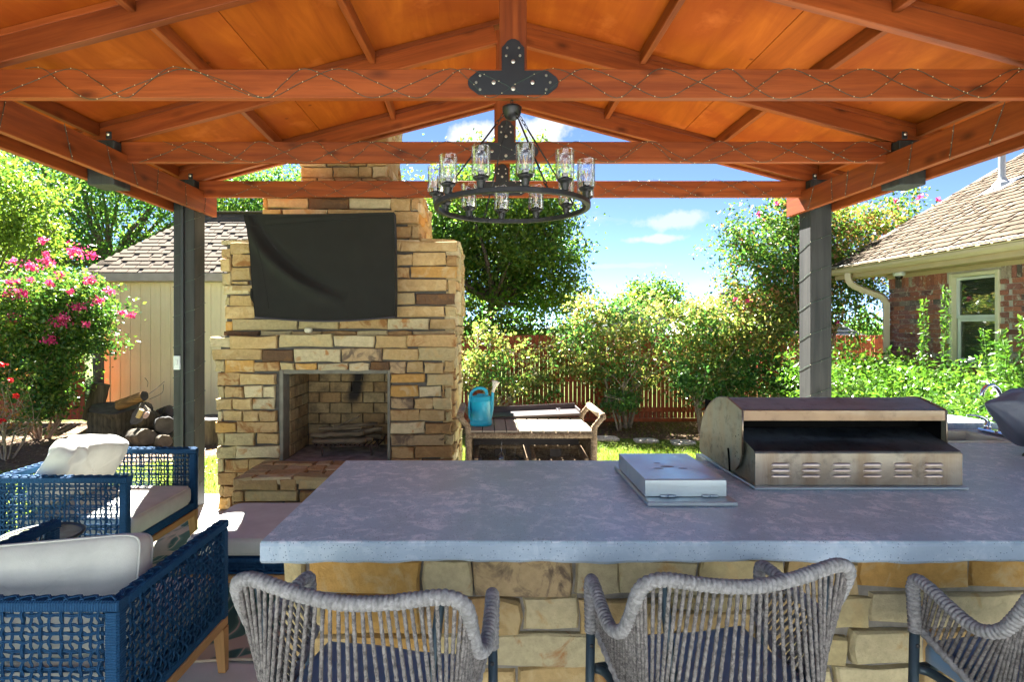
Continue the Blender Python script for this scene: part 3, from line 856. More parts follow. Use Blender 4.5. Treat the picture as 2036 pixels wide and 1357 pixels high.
def stone_vf(w, h, dep, r, rough=1.0):
    """hewn block: local x width, z height, front at y=0 bulging to -y; 40 triangles"""
    j = lambda a: r.uniform(-a, a)*rough
    e = .008
    ring = []
    for (u, v_) in [(-1, -1), (0, -1), (1, -1), (1, 0), (1, 1), (0, 1), (-1, 1), (-1, 0)]:
        du = j(.008) if u else j(w*.2); dv = j(.007) if v_ else j(h*.15)
        ring.append((u*w/2+du-(u*e*.3), v_*h/2+dv-(v_*e*.3)))
    tilt = j(.007); tz = j(.005)
    back = [(u, dep, v_) for u, v_ in ring]
    mid = [(u, .007+j(.003), v_) for u, v_ in ring]
    fr = [(u*(1-.016/max(w, .06)), -.004+tilt*u/w*2+tz*v_/h*2+j(.004), v_*(1-.011/max(h, .04))) for u, v_ in ring]
    c = (j(w*.2), -.005+j(.004), j(h*.15))
    vs = back+mid+fr+[c]; fs = []
    for i in range(8):
        k = (i+1) % 8
        fs += [(i, k, k+8, i+8), (i+8, k+8, k+16, i+16), (i+16, k+16, 24)]
    return vs, fs
def stone(parent, x0, x1, z0, z1, yf, m, r, dep=.12, face='front', proud=0, rough=1.0, smooth=False):
    w, h = x1-x0, z1-z0
    vs, fs = stone_vf(w-.006, h-.006, dep, r, rough)
    cx, cz = (x0+x1)/2, (z0+z1)/2
    if face == 'front': vs = [(cx+x, yf+y-proud, cz+z) for x, y, z in vs]
    elif face == 'right': vs = [(yf-y+proud, cx+x, cz+z) for x, y, z in vs]     # x0,x1 are y; yf is x; looks to +X
    elif face == 'left': vs = [(yf+y-proud, cx-x, cz+z) for x, y, z in vs]
    elif face == 'top': vs = [(cx+x, cz+z, yf-y+proud) for x, y, z in vs]       # z0,z1 are y; yf is z
    mb = MB().add(vs, fs)
    return mb.build('stone', m, parent, fixn=True, smooth=smooth)
fp = thing('fireplace', 'tall stacked-stone outdoor fireplace with stepped chimney and soot-stained firebox', 'fireplace', (-1.37, 5.6, 0))
rs_ = random.Random(11)
def px_rows(parent, Y, rows, proudr=.012):
    k = Y/1130
    for (ya, yb, items) in rows:
        for it in items:
            x0, x1, c = it[:3]
            a, b_ = (it[3], it[4]) if len(it) > 3 else (ya, yb)
            stone(parent, (x0-970)*k-.004, (x1-970)*k+.004, 1.65-(b_-649)*k-.002, 1.65-(a-649)*k+.002, Y, ST[c], rs_, proud=rs_.uniform(-.008, proudr), dep=.14)
F1 = 5.08
px_rows(fp, F1, [
 (668, 693, [(417, 457, 'p', 670, 691), (457, 552, 't', 668, 695), (554, 660, 'g', 664, 691), (663, 744, 'p', 667, 691), (746, 808, 't', 667, 693), (809, 906, 'r', 665, 690)]),
 (693, 717, [(422, 522, 't', 694, 716), (522, 583, 'd', 696, 720), (585, 677, 's', 694, 721), (679, 760, 'm', 693, 720), (761, 832, 't', 693, 717), (832, 906, 'g', 691, 719)]),
 (717, 742, [(427, 446, 'g', 717, 740), (447, 504, 'o', 717, 741), (505, 556, 'r', 720, 738), (557, 585, 'g', 721, 738), (586, 630, 'o', 722, 739), (632, 692, 's', 722, 739), (694, 734, 'p', 722, 739), (735, 774, 'd', 720, 739), (774, 807, 'm', 719, 744), (808, 842, 't', 719, 742), (843, 882, 't', 720, 743), (884, 904, 't', 718, 741)]),
 (742, 767, [(431, 476, 'r', 741, 767), (477, 547, 't', 743, 767), (776, 845, 'o', 744, 763), (848, 902, 'g', 744, 767)]),
 (768, 792, [(432, 445, 'g'), (446, 484, 'r'), (486, 521, 'p'), (521, 547, 'p'), (776, 831, 'o', 766, 790), (834, 878, 'p', 768, 791), (879, 885, 'b', 767, 791), (886, 898, 'g', 769, 793)]),
 (793, 816, [(428, 461, 't'), (462, 500, 't'), (501, 546, 's'), (776, 823, 'm', 792, 814), (824, 861, 't', 792, 815), (862, 898, 'g', 792, 816)]),
 (817, 839, [(431, 441, 'p'), (442, 482, 't'), (483, 515, 't'), (516, 551, 'r'), (776, 834, 'r', 815, 838), (834, 885, 't', 816, 838), (886, 898, 'g', 818, 838)]),
 (839, 861, [(427, 470, 'o'), (471, 553, 'r'), (776, 844, 's', 839, 863), (845, 897, 'b', 841, 864)]),
 (861, 888, [(432, 446, 'g'), (447, 506, 'g', 862, 887), (511, 554, 't', 861, 884), (777, 884, 'm', 864, 887), (886, 903, 'g', 864, 885)]),
 (888, 913, [(430, 470, 'g'), (470, 556, 's', 887, 912), (777, 824, 'r', 889, 913), (825, 899, 'b', 888, 912)]),
 (913, 940, [(431, 446, 'g'), (447, 495, 'r'), (495, 556, 't', 913, 938), (777, 838, 't'), (839, 900, 'b')]),
 (940, 966, [(432, 470, 'b'), (471, 540, 't'), (541, 620, 'g'), (777, 850, 't'), (851, 900, 'r')]),
 (966, 989, [(435, 445, 't'), (446, 470, 'b'), (471, 560, 't'), (777, 820, 'b'), (822, 900, 't')]),
 (989, 1014, [(434, 460, 'o'), (461, 500, 'r'), (501, 590, 't'), (777, 860, 't'), (861, 900, 'o')]),
])
# ledge caps under the setback, seen edge-on
F2 = 5.20
px_rows(fp, F2, [
 (479, 500, [(458, 497, 't', 482, 505), (440, 458, 't', 494, 513), (497, 560, 't'), (561, 640, 'g'), (641, 720, 't'), (721, 785, 'p'), (785, 797, 't'), (797, 910, 't')]),
 (501, 529, [(461, 499, 'r', 505, 530), (438, 460, 't', 514, 541), (499, 580, 't'), (581, 660, 't'), (661, 784, 'g'), (786, 819, 't', 505, 529), (820, 887, 't', 502, 528), (888, 909, 'b', 507, 530)]),
 (530, 553, [(458, 500, 't', 531, 558), (500, 600, 'g'), (601, 690, 't'), (691, 784, 't'), (786, 815, 'r', 530, 553), (816, 909, 'o', 529, 553)]),
 (554, 580, [(442, 459, 'g', 543, 568), (460, 492, 't', 559, 565), (460, 560, 't', 566, 580), (561, 650, 'b'), (651, 785, 't'), (787, 889, 't', 555, 580), (890, 907, 't', 556, 586)]),
 (581, 608, [(444, 494, 'p', 568, 586), (455, 502, 't', 587, 609), (448, 456, 'g', 590, 607), (502, 600, 't'), (601, 700, 'g'), (701, 785, 't'), (785, 825, 'g', 582, 607), (826, 904, 'd', 583, 607)]),
 (608, 632, [(445, 508, 't', 609, 635), (509, 600, 't'), (601, 690, 'b'), (691, 784, 't'), (785, 884, 't', 609, 631), (885, 908, 'g', 609, 630)]),
 (633, 657, [(447, 463, 'o', 639, 660), (462, 592, 'g', 635, 658), (593, 673, 'g', 638, 655), (674, 770, 'r', 634, 655), (771, 853, 's', 633, 656), (855, 905, 't', 633, 655)]),
 (658, 670, [(446, 515, 'd'), (517, 580, 'g'), (581, 640, 't'), (641, 710, 'b'), (711, 770, 'g'), (771, 820, 'b'), (821, 906, 'g')]),
])
F3 = 5.42
px_rows(fp, F3, [
 (375, 393, [(523, 600, 't'), (601, 680, 'g'), (681, 777, 't'), (778, 832, 't')]),
 (394, 415, [(522, 531, 'o'), (531, 613, 'g'), (614, 693, 'd'), (694, 777, 'p'), (778, 817, 't', 394, 420), (818, 831, 't', 395, 417)]),
 (416, 447, [(523, 560, 't'), (561, 650, 'p'), (651, 784, 't'), (785, 833, 't', 421, 446)]),
 (448, 475, [(523, 600, 't'), (601, 700, 't'), (701, 784, 'g'), (784, 818, 't', 450, 475), (819, 834, 'g', 449, 475)]),
])
F4 = 5.62
def course_wall(parent, a0, a1, z0, z1, yf, face, r, hmin=.09, hmax=.135, wmin=.12, wmax=.34, keys='ttttpggrobs', dep=.12):
    z = z0
    while z < z1-.03:
        h = min(r.uniform(hmin, hmax), z1-z)
        if z1-z-h < .04: h = z1-z
        x = a0
        while x < a1-.02:
            w = r.uniform(wmin, wmax)
            if a1-x-w < .07: w = a1-x
            stone(parent, x, x+w, z, z+h, yf, ST[r.choice(keys)], r, face=face, proud=r.uniform(-.008, .016), dep=dep)
            x += w
        z += h
course_wall(fp, -1.86, -.99, 2.90, 4.45, F4, 'front', rs_)
BK = 6.42
# right-hand faces of the three tiers
course_wall(fp, F4+.02, BK, 2.92, 4.45, -.985, 'right', rs_)
course_wall(fp, F3+.02, BK, 2.44, 2.93, -.645, 'right', rs_)
course_wall(fp, F2+.02, BK, 1.56, 2.43, -.272, 'right', rs_, keys='tttppggrs')
course_wall(fp, F1+.02, BK, 0.0, 1.56, -.298, 'right', rs_, keys='tttppggrs')
# tops of the steps
def top_slabs(x0, x1, y0, y1, z):
    x = x0
    while x < x1-.02:
        w = min(rs_.uniform(.2, .4), x1-x)
        if x1-x-w < .1: w = x1-x
        stone(fp, x, x+w, y0, y1, z, ST[rs_.choice('tpg')], rs_, face='top', dep=.04, proud=rs_.uniform(-.004, .006))
        x += w
top_slabs(-2.45, -2.1, 5.22, 6.4, 2.44); top_slabs(-.63, -.28, 5.22, 6.4, 2.44); top_slabs(-2.1, -.63, 5.22, 5.42, 2.44)
# core, and the firebox lined with buff firebrick
core = MB()
fx0, fx1, fz0, fz1 = -1.84, -.885, .44, 1.235
core.box(-2.40, fx0-.03, F1+.03, BK-.03, 0, 1.56); core.box(fx1+.02, -.325, F1+.03, BK-.03, 0, 1.56)
core.box(fx0-.03, fx1+.02, F1+.03, BK-.03, 0, fz0-.012); core.box(fx0-.03, fx1+.02, F1+.03, BK-.03, fz1+.02, 1.56)
core.box(fx0-.03, fx1+.02, 5.80, BK-.03, fz0-.012, fz1+.02)
core.box(-2.40, -.305, F2+.03, BK-.03, 1.56, 2.41); core.box(-2.09, -.67, F3+.03, BK-.03, 2.41, 2.93); core.box(-1.83, -1.02, F4+.03, BK-.03, 2.93, 4.42)
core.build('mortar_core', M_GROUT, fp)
M_FRAME = m_plain('grey concrete frame', (0.17, 0.16, 0.12), 0.9, 0, .2, 14, .4, 80)
k = F1/1130
fr = MB()
fr.bbox(fx0-.022, fx0+.012, F1-.004, F1+.16, fz0-.02, fz1+.025, .004); fr.bbox(fx1-.012, fx1+.014, F1-.004, F1+.16, fz0-.02, fz1+.025, .004)
fr.bbox(fx0+.013, fx1-.013, F1-.002, F1+.16, fz1-.012, fz1+.026, .004)
fr.build('opening_frame', M_FRAME, fp)
def m_soot():
    m, t, b = mat('sooty firebrick')
    tc = N(t, 'ShaderNodeTexCoord'); v, r = coords(t, rand=17)
    n1 = noise(t, v, 8, 6, 0.6); n2 = noise(t, v, 50, 4, 0.6)
    c = ramp(t, r, [(0, (0.36, 0.24, 0.10)), (.5, (0.44, 0.34, 0.17)), (1, (0.38, 0.22, 0.08))])
    c = mixrgb(t, ramp(t, n2, [(.4, .35), (.65, 0)]), c, (.12, .08, .04))
    # smoke stain climbing the back wall, a mark on the bricks themselves
    gm = N(t, 'ShaderNodeNewGeometry')
    sep_ = N(t, 'ShaderNodeSeparateXYZ'); t.links.new(gm.outputs['Position'], sep_.inputs[0])
    dx = math_(t, 'SUBTRACT', sep_.outputs['X'], math_(t, 'ADD', math_(t, 'MULTIPLY', sep_.outputs['Z'], .30), -1.64))
    dx = math_(t, 'ADD', dx, math_(t, 'MULTIPLY', math_(t, 'SUBTRACT', noise(t, gm.outputs['Position'], 9, 4), .5), .14))
    a = math_(t, 'ABSOLUTE', dx, 0)
    f = ramp(t, a, [(0.03, 1), (0.11, 0)])
    zf = ramp(t, sep_.outputs['Z'], [(0.80, 0), (0.92, 1)])
    top = ramp(t, sep_.outputs['Z'], [(1.08, 0), (1.25, .6)])
    f = math_(t, 'MULTIPLY', f, zf)
    f = math_(t, 'MAXIMUM', f, top)
    f = math_(t, 'MAXIMUM', math_(t, 'MULTIPLY', ramp(t, n1, [(.45, 0), (.75, .75)]), 1), f)
    c = mixrgb(t, f, c, (.018, .015, .012))
    t.links.new(c, b.inputs['Base Color']); b.inputs['Roughness'].default_value = .95
    bump(t, b, n2, .4, .004)
    return m
M_FB = m_soot()
fbx = thing  # firebox lining is part of the fireplace
by = 5.76
def fb_brick(x0, x1, y0, y1, z0, z1): MB().bbox(x0, x1, y0, y1, z0, z1, .004).build('firebrick', M_FB, fp)
r_ = random.Random(3)
zz = .445; row = 0; hh = .107
while zz < fz1:
    x = fx0+.02-(0 if row % 2 else .11)
    while x < fx1:
        a, b_ = max(x, fx0+.02), min(x+.218, fx1-.01)
        if b_-a > .03: fb_brick(a+.003, b_-.003, by-r_.uniform(0, .006), by+.03, zz+.003, min(zz+hh-.003, fz1+.01))
        x += .222
    y = F1+.16-(0 if row % 2 else .11)
    while y < by:
        a, b_ = max(y, F1+.163), min(y+.218, by-.008)
        if b_-a > .03:
            for xx in (fx0, fx1-.02):
                fb_brick(xx-.004, xx+.022, a+.003, b_-.003, zz+.003, min(zz+hh-.003, fz1+.01))
        y += .222
    zz += hh; row += 1
M_ASH = m_plain('ash and hearth floor', (0.27, 0.24, 0.22), .95, 0, .4, 9, .8, 50)
MB().grid(16, 12, lambda u, v: (fx0+.01+u*(fx1-fx0-.02), F1-.01+v*(by-F1), .438+.006*math.sin(u*23+v*9)*math.sin(v*17))).build('hearth_floor', M_ASH, fp)
# raised hearth in front: front face stones, side, and paving stones on top
hx0, hx1, hy = -2.02, -.62, 4.5
for (z0, z1, xs) in [(.345, .435, [(-2.03, -1.66, 't'), (-1.65, -1.52, 't'), (-1.51, -1.20, 'g'), (-1.195, -.92, 't'), (-.91, -.61, 'g')]),
                     (.255, .345, [(-2.03, -1.94, 't'), (-1.93, -1.50, 'g'), (-1.49, -1.15, 'b'), (-1.14, -.8, 't'), (-.79, -.61, 't')]),
                     (.135, .255, [(-2.03, -1.63, 'b'), (-1.62, -1.30, 'b'), (-1.29, -.9, 't'), (-.89, -.61, 'r')]),
                     (0, .135, [(-2.03, -1.8, 'r'), (-1.79, -1.4, 't'), (-1.39, -1.0, 'b'), (-.99, -.61, 't')])]:
    for (a, b_, c) in xs: stone(fp, a, b_, z0, z1, hy, ST[c], rs_, proud=rs_.uniform(-.006, .012))
    y = hy+.02
    while y < F1-.02:
        w = min(rs_.uniform(.14, .3), F1-y)
        stone(fp, y, y+w, z0, z1, hx0, ST[rs_.choice('tgb')], rs_, face='left'); stone(fp, y, y+w, z0, z1, hx1, ST[rs_.choice('tgb')], rs_, face='right'); y += w
yy = hy+.0
for rr in range(4):
    d_ = [.13, .14, .15, .15][rr]; x = -2.01
    while x < hx1-.03:
        w = min(rs_.uniform(.12, .36), hx1-x)
        if hx1-x-w < .07: w = hx1-x
        stone(fp, x, x+w, yy, yy+d_, .443, ST[rs_.choice('tggpt')], rs_, face='top', dep=.05, proud=rs_.uniform(-.004, .005)); x += w
    yy += d_
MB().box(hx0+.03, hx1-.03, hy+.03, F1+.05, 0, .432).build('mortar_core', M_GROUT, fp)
# log grate with sticks
M_GRATE = m_plain('rusty iron grate', (0.05, 0.028, 0.02), .8, 0, .4, 30, .5, 90)
gr = thing('log_grate', 'low rusty iron grate standing in the firebox under the firewood', 'fire grate', (-1.30, 5.42, .445))
g = MB()
for y in (5.28, 5.56): g.tube([(-1.60, y, .535), (-1.02, y, .535)], .009, 6)
for i in range(14):
    x = -1.60+i*.0445; g.tube([(x, 5.24, .56), (x, 5.27, .54), (x, 5.58, .54), (x, 5.60, .56)], .006, 5)
g.build('bars', M_GRATE, gr)
for x in (-1.54, -1.08):
    for y in (5.28, 5.56): MB().tube([(x, y, .535), (x, y, .445)], [.013, .009], 6).build('leg', M_GRATE, gr)
M_BARK = m_wood('grey bark', (0.07, 0.05, 0.03), (0.26, 0.20, 0.12), .9, 0, False, 2.0, bmp=.9)
M_CUT = m_plain('cut wood', (0.45, 0.28, 0.12), .8, 0, .3, 30)
def stick(p0, p1, r, label, i):
    p0, p1 = Vector(p0), Vector(p1); rr = random.Random(i)
    n = 9; pts = [p0.lerp(p1, k/(n-1))+Vector((0, rr.uniform(-.4, .4)*r, rr.uniform(-.4, .4)*r)) for k in range(n)]
    ph = rr.uniform(0, 9)
    o = thing('firewood', label, 'firewood', tuple((p0+p1)/2), group='firewood stacked on the fireplace grate')
    MB().tube(pts, r, 9, ring=lambda i_, t: 1+.12*math.sin(3*t+i_+ph)+.06*math.sin(5*t-i_*2)).build('bark', M_BARK, o, smooth=True)
    d = (p1-p0).normalized()
    MB().tube([p1+d*.0005, p1+d*.003], r*.8, 9).build('cut_end', M_CUT, o)
for i, (a, b_, r, lb) in enumerate([
    ((-1.63, 5.30, .573), (-1.14, 5.30, .578), .026, 'thick speckled log lying lowest at the front of the grate'),
    ((-1.52, 5.38, .577), (-1.09, 5.37, .577), .024, 'orange-ended log just behind the lowest front log on the grate'),
    ((-1.60, 5.47, .573), (-1.03, 5.49, .577), .026, 'log lying lowest at the back of the grate'),
    ((-1.66, 5.33, .625), (-1.17, 5.35, .640), .024, 'mossy log across the middle of the firewood stack'),
    ((-1.56, 5.42, .622), (-1.0, 5.40, .668), .022, 'long branch tilting up to the right in the firewood stack'),
    ((-1.60, 5.38, .672), (-1.20, 5.40, .690), .018, 'thin grey branch near the top of the firewood stack'),
    ((-1.45, 5.34, .700), (-1.05, 5.42, .720), .015, 'thin bent stick at the top right of the firewood stack'),
    ((-1.40, 5.40, .71), (-1.21, 5.36, .80), .008, 'very thin twig sticking up from the top of the firewood')]):
    stick(a, b_, r, lb, i)
# white broken gourd shell on the ledge
sh_ = MB().lathe([(0.0, .0), (.022, .003), (.034, .014), (.038, .028), (.034, .042), (.026, .05), (.022, .046), (.03, .038), (.033, .028), (.028, .014), (.0, .008)], 20, (at(612, 664, 5.12).x, 5.14, 1.586))
tag(sh_.build('shell', m_plain('ivory shell', (.62, .56, .40), .6), smooth=True), 'small broken ivory shell resting on the fireplace ledge under the covered screen', 'shell')

# covered television on the chimney breast
def m_fabric(name, col, rough=.85, sc=900, spec=.2, sheen=.2, wr=.3):
    m, t, b = mat(name)
    v, r = coords(t, rand=3)
    n1 = noise(t, v, 7, 5, .6); n2 = noise(t, v, 330, 2, .5)
    c = ramp(t, n1, [(.3, scl(col, .9)), (.7, scl(col, 1.1))])
    t.links.new(c, b.inputs['Base Color']); b.inputs['Roughness'].default_value = rough
    b.inputs['Specular IOR Level'].default_value = spec; b.inputs['Sheen Weight'].default_value = sheen
    bump(t, b, math_(t, 'ADD', math_(t, 'MULTIPLY', n2, .25), math_(t, 'MULTIPLY', n1, wr*4)), .35, .006)
    return m
M_BLKF = m_fabric('black cover fabric', (0.017, 0.017, 0.0145), .9, spec=.15, sheen=.03)
tv = thing('television', 'flat television on the fireplace hidden under a slack black fabric cover', 'television', (-1.55, 5.12, 1.7))
def tvf(u, v):
    v = 1-v                         # v: 0 top .. 1 bottom (pixels of the front plane)
    lx = 483+(v*3 if v < .12 else 14*min(1, (v-.12)/.1)+12*v)
    if v < .14: lx = 483+v/.14*10
    else: lx = 493+(v-.14)/.86*15
    rx = 783+2*v+2*math.sin(v*3)
    ty = 425-3*u+ (2*math.sin(u*3.1))
    byy = 632+9*math.sin(u*math.pi*.95)-2*u
    x = lx+(rx-lx)*u; y = ty+(byy-ty)*v
    dd = 0
    # big diagonal fold from the top left corner sagging to the lower middle
    fxp = 495+ (y-440)*1.0; 
    # signed distance to a hanging fold that runs from the top left corner to the lower middle
    ax, ay, bx, by_, cx_, cy_ = 503, 448, 545, 545, 690, 596
    best = 1e9; bt = 0; sg = 1
    for i in range(81):
        t = i/80
        qx = (1-t)**2*ax+2*t*(1-t)*bx+t*t*cx_; qy = (1-t)**2*ay+2*t*(1-t)*by_+t*t*cy_
        q_ = math.hypot(x-qx, y-qy)
        if q_ < best:
            best = q_; bt = t
            tx = 2*(1-t)*(bx-ax)+2*t*(cx_-bx); tyy = 2*(1-t)*(by_-ay)+2*t*(cy_-by_)
            sg = 1 if tx*(y-qy)-tyy*(x-qx) > 0 else -1
    s_ = best*sg; env_ = math.sin(math.pi*min(1, .12+bt*.88))**.8
    dd += env_*(.060*math.exp(-((s_-9)/11)**2)-.055*math.exp(-((s_+10)/11)**2))+.02*math.exp(-((x-700)/90)**2-((y-520)/70)**2)
    dd += .018*math.exp(-((x-505)/16)**2)*min(1, max(0, (y-470)/60))
    dd += .006*math.sin(x*.05+y*.02)*math.sin(y*.03)
    dd += .012*math.exp(-((y-440-(x-500)*-.06)/3)**2)*(1 if x > 500 else 0)*.5
    Y = 4.97-dd
    q = at(x, y, 4.97); q.y = Y
    return q
cv = MB().grid(84, 60, tvf)
# turn the edges back towards the wall
top = cv; nu, nv = 84, 60
def edge(idx):
    base = len(cv.v)
    for a in idx: p = cv.v[a]; cv.v.append((p[0]*.998-.003, p[1]+.13 if p[1] < 5.0 else p[1], p[2]))
    for i in range(len(idx)-1): cv.f.append((idx[i], idx[i+1], base+i+1, base+i))
edge([i for i in range(nu+1)]); edge([nv*(nu+1)+i for i in range(nu+1)][::-1]); edge([j*(nu+1) for j in range(nv+1)][::-1]); edge([j*(nu+1)+nu for j in range(nv+1)])
cv.build('cover', M_BLKF, tv, smooth=True)
hm = MB().tube([tvf(i/40, 0)+Vector((0, -.004, .003)) for i in range(41)], .007, 6); hm.build('hem', m_fabric('hem', (.045, .04, .045)), tv, smooth=True)
MB().tube([tvf(.03+.94*i/40, .88+.09*i/40)+Vector((0, -.0015, 0)) for i in range(41)], .0028, 5).build('seam', M_BLKF, tv, smooth=True)
MB().tube([tvf(.10-.035*i/20, .10+.62*i/20)+Vector((0, -.0015, 0)) for i in range(21)], .0028, 5).build('seam', M_BLKF, tv, smooth=True)
MB().bbox(-2.02, -.90, 5.02, 5.09, 1.77, 2.58, .01).build('screen_body', m_plain('black plastic', (.015, .015, .016), .4), tv)
MB().bbox(-1.7, -1.2, 5.09, 5.21, 1.95, 2.3, .01).build('wall_mount', M_IRON, tv)
st_ = MB().tube(spline([at(501, 574, 5.0), at(500, 590, 4.99), at(506, 602, 4.99)], 4), .012, 6); st_.build('strap', M_BLKF, tv)
# ------------------------------------------------------------------ past 300 stones: the ones that show smallest become one joined part
def merge_small(parent, name, limit, hidden):
    L = Vector(parent.location); items = []
    for o in [c for c in parent.children if c.name.split('.')[0] == name and c.type == 'MESH']:
        co = [v.co+L for v in o.data.vertices]
        xs = [970+1130*c.x/c.y for c in co]; ys = [649+1130*(1.65-c.z)/c.y for c in co]
        a = (max(xs)-min(xs))*(max(ys)-min(ys))
        if hidden(sum(xs)/len(xs), sum(ys)/len(ys)): a = 0
        items.append((a, o))
    items.sort(key=lambda t: -t[0])
    rest = [o for _, o in items[limit:]]
    if not rest: return
    vs, fs, mi, mats = [], [], [], []
    for o in rest:
        b = len(vs); vs += [tuple(v.co) for v in o.data.vertices]; m = o.data.materials[0]
        if m not in mats: mats.append(m)
        for p in o.data.polygons: fs.append(tuple(i+b for i in p.vertices)); mi.append(mats.index(m))
    me = bpy.data.meshes.new(name); me.from_pydata(vs, [], fs)
    for m in mats: me.materials.append(m)
    me.polygons.foreach_set('material_index', mi)
    for o in rest: bpy.data.objects.remove(o)
    link(name, me, parent, kind='stuff')
merge_small(fp, 'stone', 298, lambda x, y: (y > 917 and x > 700) or (500 < x < 783 and 440 < y < 625))
# ------------------------------------------------------------------ outdoor bar counter
CZ = 0.98
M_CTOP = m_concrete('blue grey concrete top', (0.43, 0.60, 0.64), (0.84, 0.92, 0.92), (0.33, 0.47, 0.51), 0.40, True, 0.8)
M_CEDGE = m_concrete('cast concrete edge darkened for light', (0.32, 0.39, 0.46), (0.44, 0.50, 0.55), (0.22, 0.28, 0.34), 0.75, True, 0.6)  # raw cast sides, darkened against the top to balance the light
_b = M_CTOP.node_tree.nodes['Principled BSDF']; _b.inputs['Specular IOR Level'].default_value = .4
bar = thing('bar_counter', 'L-shaped outdoor kitchen counter with thick blue-grey concrete top on sandstone block walls', 'counter', (1.3, 2.3, 0))
def slab_edge(x0, x1, y0, y1, z0, z1, mb, nx, seed=0):
    """cast slab whose lower edge wanders slightly"""
    r = random.Random(seed)
    ph = r.uniform(0, 9)
    def w(x): return .004*math.sin(x*7+ph)+.003*math.sin(x*19+ph*2)+.002*math.sin(x*47)
    secs = []
    for i in range(nx+1):
        x = x0+(x1-x0)*i/nx; e = w(x)
        secs.append([(x, y0+.010+e*.3, z1), (x, y0+.003+e*.4, z1-.004), (x, y0+e*.5, z1-.012), (x, y0+e*.4, (z0+z1)/2), (x, y0+e*.5, z0+.010+e*.4), (x, y0+.010, z0+e*.8), (x, y1, z0), (x, y1, z1)])
    vs = [p for s in secs for p in s]; fs = []
    for i in range(nx):
        for k in range(8):
            l = (k+1) % 8
            fs.append((i*8+k, i*8+l, (i+1)*8+l, (i+1)*8+k))
    fs.append(tuple(range(7, -1, -1))); fs.append(tuple(nx*8+k for k in range(8)))
    mb.add(vs, fs)
ct = MB()
slab_edge(-.705, 2.88, 1.76, 2.83, CZ-.066, CZ, ct, 160, 4)
ct.bbox(2.881, 3.34, 1.93, 2.83, CZ-.066, CZ-.0005, .003)
c1 = ct.build('countertop', M_CTOP, bar, smooth=False, fixn=True)
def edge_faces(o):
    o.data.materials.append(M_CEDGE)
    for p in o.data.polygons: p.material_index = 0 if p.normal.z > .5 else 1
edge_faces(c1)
ct = MB()
sx0, sx1, sy0, sy1 = 2.62, 3.03, 3.28, 3.60
ct.bbox(2.2, sx0, 2.831, 3.70, CZ-.066, CZ-.0005, .002); ct.bbox(sx1, 3.34, 2.831, 3.70, CZ-.066, CZ-.0005, .002)
ct.bbox(sx0+.0005, sx1-.0005, 2.831, sy0, CZ-.066, CZ-.0007, .001); ct.bbox(sx0+.0005, sx1-.0005, sy1, 3.70, CZ-.066, CZ-.0007, .001)
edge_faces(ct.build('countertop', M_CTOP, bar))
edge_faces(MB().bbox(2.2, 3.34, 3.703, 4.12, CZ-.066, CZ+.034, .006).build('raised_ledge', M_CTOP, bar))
BY = 1.92
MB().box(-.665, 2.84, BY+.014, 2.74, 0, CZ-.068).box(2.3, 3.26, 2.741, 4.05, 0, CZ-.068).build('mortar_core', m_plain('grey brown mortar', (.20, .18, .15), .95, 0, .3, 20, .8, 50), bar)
rs_ = random.Random(5)
px_rows(bar, BY, [
 (1112, 1187, [(566, 606, 'g', 1110, 1188), (616, 838, 'o', 1110, 1180), (839, 937, 's', 1110, 1186), (939, 1137, 'm', 1112, 1187), (1142, 1232, 's', 1112, 1186), (1234, 1386, 'p', 1112, 1182), (1391, 1560, 'g', 1112, 1175), (1562, 1700, 't', 1112, 1180), (1702, 1925, 'o', 1112, 1171), (1929, 2060, 'o', 1114, 1175)]),
 (1188, 1258, [(566, 642, 'g', 1190, 1262), (645, 838, 'o', 1184, 1262), (840, 978, 'b', 1190, 1262), (981, 1036, 't', 1190, 1262), (1040, 1150, 'p', 1186, 1257), (1153, 1330, 't', 1190, 1262), (1333, 1500, 'g', 1180, 1216), (1333, 1500, 't', 1218, 1262), (1503, 1640, 't', 1186, 1262), (1643, 1730, 'g', 1186, 1250), (1733, 1850, 's', 1175, 1245), (1853, 2060, 'p', 1178, 1247)]),
 (1262, 1328, [(566, 700, 't'), (703, 860, 'o'), (862, 957, 'g'), (960, 1222, 's', 1261, 1327), (1225, 1400, 'o'), (1403, 1560, 't'), (1563, 1683, 'g', 1262, 1325), (1687, 1836, 'p', 1251, 1320), (1840, 1930, 'r', 1250, 1325), (1934, 2060, 't', 1250, 1325)]),
 (1330, 1398, [(566, 640, 'p'), (643, 860, 'g'), (863, 1030, 't'), (1033, 1180, 't'), (1183, 1330, 'r'), (1333, 1500, 't'), (1503, 1655, 'p'), (1658, 1820, 'p', 1324, 1398), (1823, 2060, 't')]),
], .016)
course_wall(bar, -.683, 2.86, 0, .376, BY, 'front', rs_, .11, .13, .16, .38)
course_wall(bar, 1.165, 3.27, .376, CZ-.07, BY, 'front', rs_, .11, .13, .16, .38) if False else None
x = at(2060, 0, BY).x+.004
course_wall(bar, x, 2.86, .376, CZ-.07, BY, 'front', rs_, .11, .13, .16, .38)
course_wall(bar, BY+.02, 2.76, 0, CZ-.07, -.683, 'left', rs_, .11, .13, .16, .38) if False else None
def left_face(yA, yB, z0, z1):
    z = z0
    while z < z1-.03:
        h = min(rs_.uniform(.11, .13), z1-z)
        if z1-z-h < .05: h = z1-z
        y = yA
        while y < yB-.02:
            w = min(rs_.uniform(.16, .34), yB-y)
            if yB-y-w < .08: w = yB-y
            stone(bar, y, y+w, z, z+h, -.683, ST[rs_.choice('ttpgos')], rs_, face='left')
            y += w
        z += h
